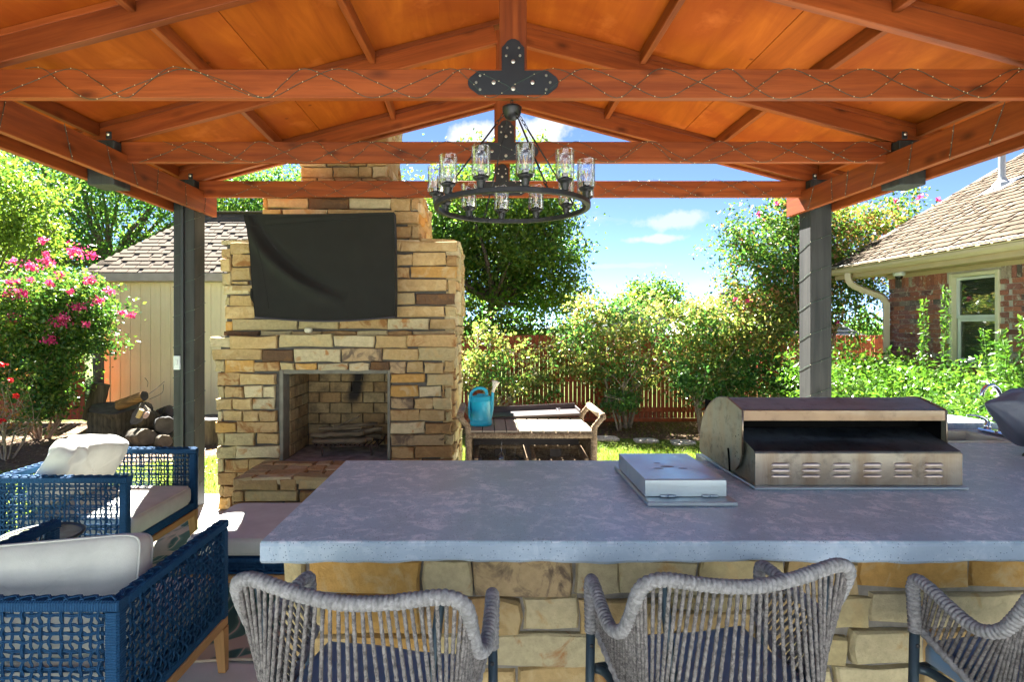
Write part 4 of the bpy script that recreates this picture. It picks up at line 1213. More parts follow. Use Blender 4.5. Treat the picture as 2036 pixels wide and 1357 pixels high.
# (a 'left' face mirrors its first coordinate)
def stone_left(parent, y0, y1, z0, z1, xf, m, r):
    vs, fs = stone_vf(y1-y0-.006, z1-z0-.006, .12, r)
    cy, cz = (y0+y1)/2, (z0+z1)/2
    MB().add([(xf+y, cy+x, cz+z) for x, y, z in vs], fs).build('stone', m, parent, fixn=True)
z = 0
while z < CZ-.09:
    h = min(rs_.uniform(.11, .13), CZ-.068-z); y = BY+.02
    while y < 2.72:
        w = min(rs_.uniform(.16, .34), 2.76-y)
        stone_left(bar, y, y+w, z, z+h, -.69, ST[rs_.choice('ttpgos')], rs_); y += w
    z += h

# ------------------------------------------------------------------ stainless things
def m_steel(name, col=(0.62, 0.60, 0.57), rough=0.28, tarnish=(0.33, 0.22, 0.12), amt=0.5, axis=0, grime=0.0, aniso=.5):
    m, t, b = mat(name)
    s = [40, 40, 40]; s[axis] = 1.2
    v, r = coords(t, tuple(s), rand=0); v2, _ = coords(t, rand=0)
    br = noise(t, v, 4, 4, .6); n1 = noise(t, v2, 3.2, 6, .65, .8); n2 = noise(t, v2, 17, 6, .7)
    s3 = [7, 7, 7]; s3[2 if axis == 2 else 0] = .7
    v3, _ = coords(t, tuple(s3), rand=0); st_ = noise(t, v3, 1, 6, .65, .6)
    c = mixrgb(t, ramp(t, n1, [(.62-.25*amt, 0), (.78, .9)]), col, tarnish)
    c = mixrgb(t, math_(t, 'MULTIPLY', ramp(t, st_, [(.45, 0), (.62, 1)]), amt), c, scl(tarnish, 1.25))
    c = mixrgb(t, ramp(t, n2, [(.60-.2*grime, 0), (.75-.1*grime, min(1, grime*1.4))]), c, (.035, .026, .02))
    t.links.new(c, b.inputs['Base Color']); b.inputs['Metallic'].default_value = .93
    t.links.new(ramp(t, math_(t, 'ADD', math_(t, 'MULTIPLY', n1, .6), math_(t, 'MULTIPLY', n2, .4)), [(.3, rough), (.7, rough+.25)]), b.inputs['Roughness'])
    b.inputs['Anisotropic'].default_value = aniso
    bump(t, b, br, .06, .002)
    return m
M_SS = m_steel('brushed stainless steel', (.46, .54, .57), .28, (.36, .40, .40), .3)
M_SST = m_steel('heat tarnished stainless steel', (.30, .265, .22), .32, (.16, .11, .07), .85, 2, .35)
M_LOUV = m_steel('worn bright louvre steel', (.46, .38, .33), .34, (.34, .24, .18), .5)
M_SSB = m_steel('burnt brown stainless steel', (.10, .118, .135), .42, (.065, .062, .062), .6, 0, .5)
M_SSG = m_steel('greenish weathered stainless side', (.33, .34, .26), .36, (.32, .24, .13), .5, 2, .4)
M_SSH = m_steel('warm hood band steel', (.22, .17, .13), .34, (.14, .09, .055), .7, 0, .25)
M_DKI = m_plain('black grill interior', (.004, .004, .004), .95, 0, .1, spec=.03)
grill = thing('grill', 'built-in stainless gas grill, heat-browned and seen from its louvred back on the counter', 'grill', (1.52, 2.6, CZ))
gx0, gx1 = 1.092, 1.955
pl = MB().bbox(gx0-.006, gx1+.006, 2.315, 2.93, CZ+.001, CZ+.013, .003); pl.build('base_flange', M_SS, grill)
# louvred back box
bk = MB()
zf0, zf1, zb1 = CZ+.0135, 1.131, 1.190
yb_ = 2.56
prof = [(2.345, zf0), (2.345, zf1-.008), (2.349, zf1-.002), (2.357, zf1+.002), (yb_, zb1), (yb_, zf0)]
bk.prism(prof[:3]+prof[3:], 0, gx0+.012, gx1)
bk2 = bk
body = MB().prism(prof, 0, gx0+.0125, gx1-.0005); body.build('side_panel', M_SSG, grill, fixn=True)
vs = MB()
vs.bbox(gx0+.010, gx1+.002, 2.3425, 2.3455, zf0, zf1-.006, .001); vs.build('back_panel', M_SST, grill)
slp = MB().add([(gx0+.011, 2.346, zf1-.0065), (gx1+.001, 2.346, zf1-.0065), (gx1+.001, 2.353, zf1+.0015), (gx0+.011, 2.353, zf1+.0015), (gx1+.001, yb_, zb1+.002), (gx0+.011, yb_, zb1+.002)], [(0, 1, 2, 3), (3, 2, 4, 5)])
slp.build('heat_deflector', M_SSB, grill, smooth=False)
for i in range(6):
    cx = gx0+.115+i*.1262
    for j in range(3):
        z = 1.036+j*.0235
        # pressed louvre: half-round hood open underneath
        lv = MB(); n = 10; w = .039
        pts = []
        for a in range(7):
            t = math.pi/2*a/6
            pts.append((-.008*math.sin(t)-.0, .012-.012*(1-math.cos(t))))
        vs = []; fs = []
        cols = 13
        for q in range(cols):
            u = -1+2*q/(cols-1); s_ = math.sqrt(max(0, 1-abs(u)**6))
            for (yy_, zz_) in pts: vs.append((cx+u*w, 2.3422+yy_*s_, z-.008+zz_*max(.2, s_)))
        for q in range(cols-1):
            for a in range(6): fs.append((q*7+a, q*7+a+1, (q+1)*7+a+1, (q+1)*7+a))
        lv.add(vs, fs); lo = lv.build('louvre', M_LOUV, grill, smooth=True)
        MB().box(cx-w*.92, cx+w*.92, 2.3405, 2.3420, z-.0105, z-.006).build('vent_slot', M_DKI, lo)
# hood
def hood_profile(n=14):
    p = [(2.430, 1.248), (2.430, 1.286)]
    for i in range(n+1):
        t = i/n; a = math.pi/2*(1-t)
        # from the front lip over the round top down to the far side
        p.append((2.435+.14*math.sin(t*math.pi/2)*1.0, 1.290+.034*math.sin(t*math.pi/2)))
    for i in range(1, n+1):
        t = i/n
        p.append((2.575+.335*math.sin(t*math.pi/2), 1.324-.26*(1-math.cos(t*math.pi/2))))
    return p
hp = hood_profile()
shell = MB(); n_ = len(hp)
vs = [(gx0-.004, y, z) for y, z in hp]+[(gx1+.004, y, z) for y, z in hp]+[(gx0-.004, y+.004, z-.003) for y, z in hp]+[(gx1+.004, y+.004, z-.003) for y, z in hp]
fs = []
for i in range(1, n_-1): fs += [(i, i+1, n_+i+1, n_+i)]
shell.add(vs, fs); shell.build('hood_shell', m_steel('hood top steel', (.21, .29, .34), .42, (.15, .18, .20), .6, 0, .3), grill, smooth=True)
MB().bbox(gx0-.004, gx1+.004, 2.428, 2.432, 1.245, 1.289, .001).build('hood_lip', M_SSH, grill)
for x, nm in ((gx0-.007, 'l'), (gx1+.001, 'r')):
    poly = [(2.427, 1.290)]+[(y, z+.001) for y, z in hp[2:]]+[(2.915, 1.03), (2.90, 1.005)]
    # lower edge curls back up towards the front lip, with a notch for the hinge
    poly += [(2.60, 1.0), (2.545, 1.0), (2.49, 1.02), (2.452, 1.055), (2.430, 1.10)]
    pm = MB().prism(poly, 0, x, x+.006); sp = pm.build('hood_end', M_SSG, grill, fixn=True)
    rim = MB().tube([(x+.003, y, z) for y, z in ([(2.427, 1.10), (2.427, 1.290)]+[(y, z+.001) for y, z in hp[2:]])], .0045, 6); rim.build('rim', M_SST, sp, smooth=True)
    s_ = MB().tube(spline([(x-.001, 2.545, 1.0), (x-.001, 2.552, 1.06), (x-.001, 2.562, 1.10)], 5), .0055, 6); s_.build('hinge_slot', M_DKI, sp)
    rr_ = random.Random(2)
    sp2 = MB()
    for q in range(12): sp2.lathe([(rr_.uniform(.001, .0035), 0), (.0005, .001)], 6, (x-.0003, 2.46+rr_.uniform(-.015, .03), 1.07+rr_.random()*.18), rot(0, R(-90), 0))
    sp2.build('grease_spot', M_DKI, sp)
MB().box(gx1-.004, gx1-.001, 2.45, 2.86, 1.13, 1.285).build('liner', M_DKI, grill); MB().box(gx0+.001, gx0+.004, 2.45, 2.86, 1.13, 1.285).build('liner', M_DKI, grill)
MB().box(gx0+.005, gx1-.006, 2.572, 2.87, 1.03, 1.243).build('cooking_chamber', M_DKI, grill)
MB().tube([(gx0+.06, 2.97, 1.14), (gx1-.06, 2.97, 1.14)], .014, 10).build('hood_handle', M_SS, grill, smooth=True)
for x in (gx0+.1, gx1-.1): MB().tube([(x, 2.895, 1.15), (x, 2.97, 1.14)], .008, 8).build('handle_bracket', M_SS, grill)
MB().bbox(gx0, gx1, 2.80, 2.99, .80, CZ-.0005, .004).build('control_panel', M_SS, grill)
for i in range(5): MB().lathe([(.026, 0), (.024, .03), (.012, .032)], 16, (gx0+.12+i*.155, 2.992, .90), rot(R(-90), 0, 0)).build('knob', M_IRON, grill)

sb = thing('side_burner', 'square lidded stainless side burner lying flat on the counter left of the grill', 'side burner', (.76, 2.39, CZ))
MB().bbox(.592, .927, 2.105, 2.66, CZ+.001, CZ+.018, .003).build('base_flange', M_SS, sb)
lid = MB(); lid.prism([(2.165, CZ+.0205), (2.165, 1.062), (2.169, 1.066), (2.600, 1.066), (2.604, 1.062), (2.604, CZ+.0205)], 0, .600, .9085)
lo = lid.build('lid', M_SS, sb, fixn=True)
for x in (.655, .815):
    for dx in (0, .031):
        MB().tube([(x+dx, 2.158, CZ+.0235), (x+dx+.029, 2.158, CZ+.0235)], .0048, 8).build('hinge', M_SS, sb, smooth=True)
dsm = MB()
for (x, y, r) in [(.70, 2.33, .022), (.745, 2.36, .03), (.80, 2.33, .02), (.72, 2.42, .015)]:
    dsm.lathe([(r, 0), (r*.7, .0004)], 9, (x, y, 1.0662), Matrix(((1, 0, 0), (0, .5, 0), (0, 0, 1))))
dsm.build('water_mark', m_plain('dull water mark', (.26, .27, .28), .7, .3), lo)

# sink and faucet
M_SINK = m_steel('sink steel', (.55, .52, .46), .3, (.40, .33, .24), .6)
M_CHR = m_plain('chrome', (.78, .78, .80), .07, 1.0, .02, bmp=0)
sink = thing('sink', 'small stainless bar sink let into the counter beyond the grill', 'sink', (2.83, 3.44, CZ))
sk = MB(); z1 = CZ+.006
def ringq(a, b_, za, zb_):
    o0 = [(a[0], a[2], za), (a[1], a[2], za), (a[1], a[3], za), (a[0], a[3], za)]
    o1 = [(b_[0], b_[2], zb_), (b_[1], b_[2], zb_), (b_[1], b_[3], zb_), (b_[0], b_[3], zb_)]
    sk.add(o0+o1, [(i, (i+1) % 4, (i+1) % 4+4, i+4) for i in range(4)])
A = (sx0-.02, sx1+.02, sy0-.02, sy1+.02)
ringq(A, A, CZ+.0005, z1); B_ = (sx0+.015, sx1-.015, sy0+.015, sy1-.015); ringq(A, B_, z1, z1)
C_ = (sx0+.03, sx1-.03, sy0+.03, sy1-.03); ringq(B_, C_, z1, CZ-.14)
sk.add([(C_[0], C_[2], CZ-.14), (C_[1], C_[2], CZ-.14), (C_[1], C_[3], CZ-.14), (C_[0], C_[3], CZ-.14)], [(0, 1, 2, 3)])
sk.build('basin', M_SINK, sink)
MB().lathe([(.03, 0), (.028, .004), (.0, .002)], 16, (2.83, 3.44, CZ-.1395)).build('drain', M_CHR, sink)
fa = thing('faucet', 'chrome gooseneck faucet with lever handles behind the sink', 'faucet', (3.13, 3.47, CZ))
MB().bbox(3.10, 3.165, 3.33, 3.61, CZ+.001, CZ+.028, .01).build('deck_plate', M_CHR, fa)
sp = spline([(3.13, 3.47, CZ+.02), (3.13, 3.47, CZ+.16), (3.13, 3.47, CZ+.235), (3.118, 3.47, CZ+.28), (3.085, 3.47, CZ+.307), (3.045, 3.47, CZ+.300), (3.022, 3.47, CZ+.272), (3.016, 3.47, CZ+.245)], 8)
MB().tube(sp, .0125, 12).build('spout', M_CHR, fa, smooth=True)
for y in (3.38, 3.56):
    MB().lathe([(.024, 0), (.018, .02), (.016, .04), (.01, .05)], 14, (3.13, y, CZ+.027)).build('handle_base', M_CHR, fa, smooth=True)
    MB().tube(spline([(3.135, y, CZ+.055), (3.11, y, CZ+.092), (3.06, y, CZ+.108), (3.00, y, CZ+.112)], 6), lambda i: .011-.0003*i, 10).build('handle', M_CHR, fa, smooth=True)

# covered appliance at the right edge
M_GCOV = m_fabric('grey nylon cover', (.10, .11, .14), .42, spec=.45, sheen=0, wr=1.2)
cvd = thing('covered_appliance', 'portable appliance under a wrinkled grey cover at the right end of the counter', 'covered appliance', (2.95, 2.93, CZ))
def covf(u, v):
    x = 2.622+u*.72
    g = min(1, u/.28)
    zc = 1.238-.064*g; hw = .001+.134*g**.85+.03*max(0, u-.2)
    if u > .2: zc += .02*(u-.2)
    yc = 3.0; hy_ = .001+.12*g**.8+.08*max(0, u-.28)
    a = 2*math.pi*v
    ca, sa = math.cos(a), math.sin(a)
    rr = 1+.05*math.sin(a*3+u*14)+.035*math.sin(a*7-u*23)+.03*math.sin(u*31+a)
    z = zc+hw*math.copysign(abs(sa)**.75, sa)*rr
    if sa < 0: z -= .03*g*math.sin(u*8)*abs(sa)
    return (x, yc+hy_*math.copysign(abs(ca)**.7, ca)*rr, z)
MB().grid(54, 56, covf).build('cover', M_GCOV, cvd, smooth=True)
MB().tube(spline([covf(u_, .62+.02*math.sin(u_*9)) for u_ in (.28, .30, .33, .36, .42, .5)], 4), .003, 5).build('seam', M_GCOV, cvd)
for (x, y) in ((2.775, 2.92), (2.95, 3.08), (3.25, 2.92), (3.25, 3.08)):
    MB().lathe([(.024, 0), (.02, .01), (.012, .02), (.012, .12)], 12, (x, y, CZ+.001)).build('foot', M_IRON, cvd)

# ------------------------------------------------------------------ rope counter stools
def m_rope(name, c1, c2, sc=90):
    m, t, b = mat(name)
    v, r = coords(t, rand=13)
    n1 = noise(t, v, sc, 3, .6, 1.0); n2 = noise(t, v, 7, 3, .5); n3 = noise(t, v, sc*3, 2, .5)
    c = ramp(t, n1, [(.35, c1), (.65, c2)])
    c = mixrgb(t, ramp(t, n2, [(.3, .25), (.7, 0)]), c, scl(c1, .75))
    t.links.new(c, b.inputs['Base Color']); b.inputs['Roughness'].default_value = .85; b.inputs['Specular IOR Level'].default_value = .25
    bump(t, b, n3, .5, .002)
    return m
M_ROPE = m_rope('taupe rope', (.065, .058, .055), (.235, .215, .20))
M_WRAP = m_rope('pale taupe wrapped cord', (.15, .145, .14), (.29, .28, .275), 60)
M_SLATE_M = m_plain('dark slate metal', (.035, .055, .068), .4, .3, .1, 9, .1)
M_BCUSH = m_fabric('blue grey canvas', (.105, .18, .28), .9)
def twist_rope(p0, p1, r=.0046, pitch=.022, sag=0):
    p0, p1 = Vector(p0), Vector(p1); L = (p1-p0).length; n = max(8, int(L/.0055))
    pts = [p0.lerp(p1, i/n) for i in range(n+1)]
    ph = rnd.uniform(0, 6)
    return MB().tube(pts, r, 8, ring=lambda i, t: .80+.26*abs(math.cos(t-ph-2*math.pi*(i/n*L)/pitch/2*1.0)))
def make_stool():
    st = thing('bar_stool', 'tmp', 'bar stool', (0, 0, 0), 0, 'rope-backed stools at the bar')
    ctrl = [(.255, .165, .77), (.2555, .168, .85), (.256, .170, .895), (.256, .157, .923), (.262, .11, .920), (.270, .04, .900), (.274, -.03, .886), (.267, -.082, .908), (.263, -.120, .965), (.262, -.148, 1.022), (.250, -.163, 1.056), (.208, -.172, 1.068), (.10, -.182, 1.050), (0, -.186, 1.042)]
    full = ctrl+[(-x, y, z) for x, y, z in ctrl[-2::-1]]
    P = spline(full, 14)
    # resample evenly
    seg = [0]
    for a, b_ in zip(P, P[1:]): seg.append(seg[-1]+(b_-a).length)
    L = seg[-1]; step = .0017; n = int(L/step); pts = []; j = 0
    for i in range(n+1):
        s = L*i/n
        while j < len(seg)-2 and seg[j+1] < s: j += 1
        pts.append(P[j].lerp(P[j+1], (s-seg[j])/(seg[j+1]-seg[j]+1e-9)))
    pitch = .0120
    jit = [rnd.uniform(.86, 1.1) for _ in range(400)]
    def ring(i, t):
        s = (L*i/n)/pitch+.12*math.sin(t)+.05*math.cos(2*t)
        fr_ = s-math.floor(s); return (0.74+.28*math.sqrt(max(0, 1-(2*fr_-1)**2)))*jit[int(s) % 400]**.25
    MB().tube(pts, .0170, 14, ring=ring).build('wrapped_rail', M_WRAP, st, smooth=True)
    # seat frame
    sz = .655
    fr = [(.205, .18, sz), (.215, .14, sz), (.205, -.10, sz), (.17, -.145, sz), (-.17, -.145, sz), (-.205, -.10, sz), (-.215, .14, sz), (-.205, .18, sz)]
    seat = [Vector(v) for v in fr]
    MB().tube(spline(fr+[fr[0]], 6), .013, 10).build('seat_frame', M_SLATE_M, st, smooth=True)
    # braid round the seat frame
    bp = spline([(.236, .165, .775), (.232, .08, .735), (.224, -.02, .69), (.212, -.10, .668), (.175, -.158, .655), (0, -.165, .652), (-.175, -.158, .655), (-.212, -.10, .668), (-.224, -.02, .69), (-.232, .08, .735), (-.236, .165, .775)], 16)
    MB().tube(bp, .013, 10, ring=lambda i, t: .8+.28*abs(math.sin(i*.85+t))).build('braid', M_WRAP, st, smooth=True)
    # ropes: top point on the rail, bottom point on the braid
    nb = len(bp)-1
    def rail_at(s): return pts[int(n*s)]
    s0, s1 = .115, .885
    nr = 74
    for i in range(nr):
        q = i/(nr-1); s = s0+(s1-s0)*q
        p = rail_at(s); 
        b_ = bp[int(round(nb*(1-(1-q)) if True else 0))]
        top = p-Vector((0, 0, .012)); top += Vector((rnd.uniform(-.002, .002), 0, 0))
        twist_rope(top, b_+Vector((rnd.uniform(-.002, .002), 0, .004))).build('rope', M_ROPE, st, smooth=True)
    for s in (-1, 1):
        MB().tube([(s*.255, .165, .80), (s*.262, .178, 0)], .0125, 12).build('leg', M_SLATE_M, st, smooth=True)
        MB().lathe([(.006, 0), (.006, .003), (.003, .005)], 8, (s*.2565, .155, .735), rot(R(90), 0, 0)).build('screw', M_IRON, st)
        MB().tube([(s*.205, -.160, 1.05), (s*.155, -.135, .655), (s*.215, -.215, 0)], .0105, 12).build('leg', M_SLATE_M, st, smooth=True)
    MB().tube([(-.26, .175, .22), (.26, .175, .22)], .009, 10).build('footrest', M_SLATE_M, st, smooth=True)
    # cushion
    def cu(u, v):
        a = -1+2*u; b_ = -1+2*v
        return (a*.203, .02+b_*.155, .735+.010*(1-a**6)*(1-b_**6)+.003*math.sin(a*5)*math.sin(b_*4))
    cm = MB().grid(20, 16, cu); 
    idx = [i for i in range(21)]+[j*21+20 for j in range(1, 17)]+[16*21+i for i in range(19, -1, -1)]+[j*21 for j in range(15, 0, -1)]
    base = len(cm.v); cen = Vector((0, .02, .7))
    lay1 = [(cen.x+(cm.v[i][0]-cen.x)*1.03, cen.y+(cm.v[i][1]-cen.y)*1.03, .710) for i in idx]; lay2 = [(x, y, .672) for x, y, z in lay1]
    cm.v += lay1+lay2; m_ = len(idx)
    for i in range(m_):
        k = (i+1) % m_
        cm.f.append((idx[i], base+i, base+k, idx[k])); cm.f.append((base+i, base+m_+i, base+m_+k, base+k))
    cm.f.append(tuple(base+m_+i for i in range(m_)))
    cm.build('seat_cushion', M_BCUSH, st, smooth=True, fixn=True)
    return st
stool = make_stool()
spots = [(-.285, 1.435, R(-11), 'rope-backed bar stool nearest the blue armchair, at the left end of the bar'),
         (.592, 1.515, R(10), 'rope-backed bar stool in the middle, in front of the side burner and grill'),
         (1.518, 1.50, R(7), 'rope-backed bar stool cut off by the right edge of the photo')]
for i, (x, y, rz, lb) in enumerate(spots):
    o = stool if i == 0 else copy_tree(stool)
    o.location = (x, y, 0); o.rotation_euler = (0, 0, rz); o.scale = (1.06, 1.03, 1); o['label'] = lb
# ------------------------------------------------------------------ rug
def m_rug():
    m, t, b = mat('green leaf rug')
    tc = N(t, 'ShaderNodeTexCoord'); v = tc.outputs['Object']
    w = N(t, 'ShaderNodeTexWave'); w.inputs['Scale'].default_value = 2.2; w.inputs['Distortion'].default_value = 9; w.inputs['Detail'].default_value = 2; w.inputs['Detail Scale'].default_value = .8
    t.links.new(v, w.inputs['Vector'])
    n = noise(t, v, 2.2, 3, .5, 1.2); n2 = noise(t, v, 240, 2, .5)
    c = ramp(t, w.outputs['Fac'], [(.2, (.035, .11, .085)), (.45, (.09, .20, .14)), (.52, (.42, .38, .30)), (.6, (.40, .37, .29)), (.68, (.10, .22, .17)), (.9, (.05, .14, .11))])
    c = mixrgb(t, ramp(t, n, [(.52, 0), (.56, 1)]), c, (.40, .36, .28))
    t.links.new(c, b.inputs['Base Color']); b.inputs['Roughness'].default_value = .95
    bump(t, b, n2, .4, .003)
    return m
rg = MB().grid(70, 60, lambda u, v: (-3.05+u*2.45, 2.78+v*2.05+.012*math.sin(u*20)*(1-v), .012+.006*math.sin(u*26+v*5)*(max(0, 1-v*6))))
rg2 = rg.build('rug', m_rug(), None, smooth=True); tag(rg2, 'outdoor rug with a green and cream leaf pattern under the blue armchairs', 'rug')
bd = MB().tube([(-3.05+u/60*2.45, 2.78+.012*math.sin(u/60*20), .011+.006*math.sin(u/60*26)) for u in range(61)], .0075, 6)
bd.build('binding', m_fabric('rug binding', (.36, .31, .24)), rg2, smooth=True, local=True)

# ------------------------------------------------------------------ blue woven armchairs
M_BLUE = m_rope('navy blue cord', (.006, .036, .09), (.012, .072, .165), 260)
M_TEAK = m_wood('oiled teak', (.30, .155, .055), (.48, .27, .11), .5, 0, False, 1.2, rvar=.05, bmp=.12)
M_BEI = m_fabric('beige canvas', (.48, .48, .43), .9, wr=.5)
def cord_pair(P, off, r=.0026, n=5):
    """two cords lying side by side along the path P (list of points), spread along 'off'"""
    mb = MB(); o = Vector(off)
    for s in (-1, 1): mb.tube([Vector(p)+o*s*.0029 for p in P], r, n, caps=False)
    return mb
def weave(parent, O, U, V, w, h, nu, nv, inner=False):
    """open basket weave of doubled cords on the plane O + a*U + b*V"""
    O, U, V = Vector(O), Vector(U).normalized(), Vector(V).normalized(); Nn = U.cross(V)
    A = .0044
    L0 = Vector()
    for i in range(nu):
        a = w*(i+.5)/nu+rnd.uniform(-.003, .003); lean = rnd.uniform(-.004, .004)
        P = [O+U*(a+lean*k/(nv*2))+V*(h*k/(nv*2))+Nn*A*math.sin(math.pi*(k/2+i)) *1.0 if False else O+U*(a+lean*k/(nv*4)+.002*math.sin(k*1.3+i))+V*(h*k/(nv*4))+Nn*A*math.cos(math.pi*(k/4-.5+i)) for k in range(nv*4+1)]
        cord_pair(P, U).build('cord', M_BLUE, parent, smooth=True, local=True)
    for j in range(nv):
        b_ = h*(j+.5)/nv+rnd.uniform(-.0025, .0025)
        P = [O+U*(w*k/(nu*4))+V*(b_+.002*math.sin(k*1.1+j*3))-Nn*A*math.cos(math.pi*(k/4-.5+j)) for k in range(nu*4+1)]
        cord_pair(P, V).build('cord', M_BLUE, parent, smooth=True, local=True)
def wrapped_bar(p0, p1, w, h, up=(0, 0, 1)):
    """rectangular frame bar wound with cord"""
    p0, p1 = Vector(p0), Vector(p1); d = p1-p0; L = d.length; n = max(6, int(L/.0030))
    def ring(i, t):
        s = i/3.0; f = s-math.floor(s)
        return 1-.05*(2*f-1)**2*2
    d.normalize(); upv_ = Vector(up); side = upv_.cross(d).normalized(); u2 = d.cross(side)
    vs = []; m_ = 8
    prof = [(1, .7), (.7, 1), (-.7, 1), (-1, .7), (-1, -.7), (-.7, -1), (.7, -1), (1, -.7)]
    for i in range(n+1):
        c = p0+d*L*i/n; q = ring(i, 0)
        for a, b_ in prof: vs.append(c+side*a*w/2*q+u2*b_*h/2*q)
    fs = []
    for i in range(n):
        for k in range(m_): fs.append((i*m_+k, i*m_+(k+1) % m_, (i+1)*m_+(k+1) % m_, (i+1)*m_+k))
    fs += [tuple(range(m_-1, -1, -1)), tuple(n*m_+k for k in range(m_))]
    return MB().add(vs, fs)
def chain_braid(p0, p1, r=.0065):
    """plaited stitch lying along the top of a bar"""
    p0, p1 = Vector(p0), Vector(p1); d = p1-p0; L = d.length; d.normalize(); side = Vector((0, 0, 1)).cross(d).normalized()
    mb = MB(); n = int(L/.027)
    for i in range(n):
        c = p0+d*(i+.5)*L/n; s = 1 if i % 2 else -1
        P = [c-d*.022+side*s*.013, c-d*.006+side*s*.006+Vector((0, 0, .003)), c+d*.008-side*s*.006+Vector((0, 0, .003)), c+d*.020-side*s*.013]
        for o in (-.5, .5): mb.tube([q+side*o*.006 for q in spline(P, 3)], .003, 5)
    return mb
def cushion(W_, D_, H_, nx=26, ny=22, puff=.02, wr=.004, seed=1):
    """box cushion with rounded edges and soft wrinkles, centred"""
    r = random.Random(seed); ph = [r.uniform(0, 6) for _ in range(8)]
    mb = MB(); n1, n2 = 44, 18
    # superellipsoid
    vs = []; fs = []
    for j in range(n2+1):
        b_ = -math.pi/2+math.pi*j/n2; cb, sb_ = math.cos(b_), math.sin(b_)
        for i in range(n1):
            a = 2*math.pi*i/n1; ca, sa = math.cos(a), math.sin(a)
            f = lambda c, e: math.copysign(abs(c)**e, c)
            x = W_/2*f(ca, .16)*f(cb, .24); y = D_/2*f(sa, .16)*f(cb, .24); z = H_/2*f(sb_, .45)
            z += math.copysign(puff, z)*(1-min(1, (abs(x)/W_*2)**3))*(1-min(1, (abs(y)/D_*2)**3))*abs(sb_)
            q = wr*(math.sin(x*17+ph[0]+y*6)+math.sin(y*21+ph[1]-x*9)+.8*math.sin((x+y)*33+ph[2]))
            x += q*ca; y += q*sa; z += q*.9
            vs.append((x, y, z))
    for j in range(n2):
        for i in range(n1): fs.append((j*n1+i, j*n1+(i+1) % n1, (j+1)*n1+(i+1) % n1, (j+1)*n1+i))
    return mb.add(vs, fs)
def piping(par, W_, D_, H_, zf=.78):
    f = lambda c, e: math.copysign(abs(c)**e, c)
    b_ = math.asin(min(1, zf**(1/.45))); cb = math.cos(b_)
    for s in (-1, 1):
        P = [(W_/2*1.006*f(math.cos(a), .16)*f(cb, .24), D_/2*1.006*f(math.sin(a), .16)*f(cb, .24), s*H_/2*zf) for a in [2*math.pi*i/120 for i in range(120)]]
        MB().tube(P, .0042, 6, closed=True).build('piping', M_BEI, par, smooth=True, local=True)
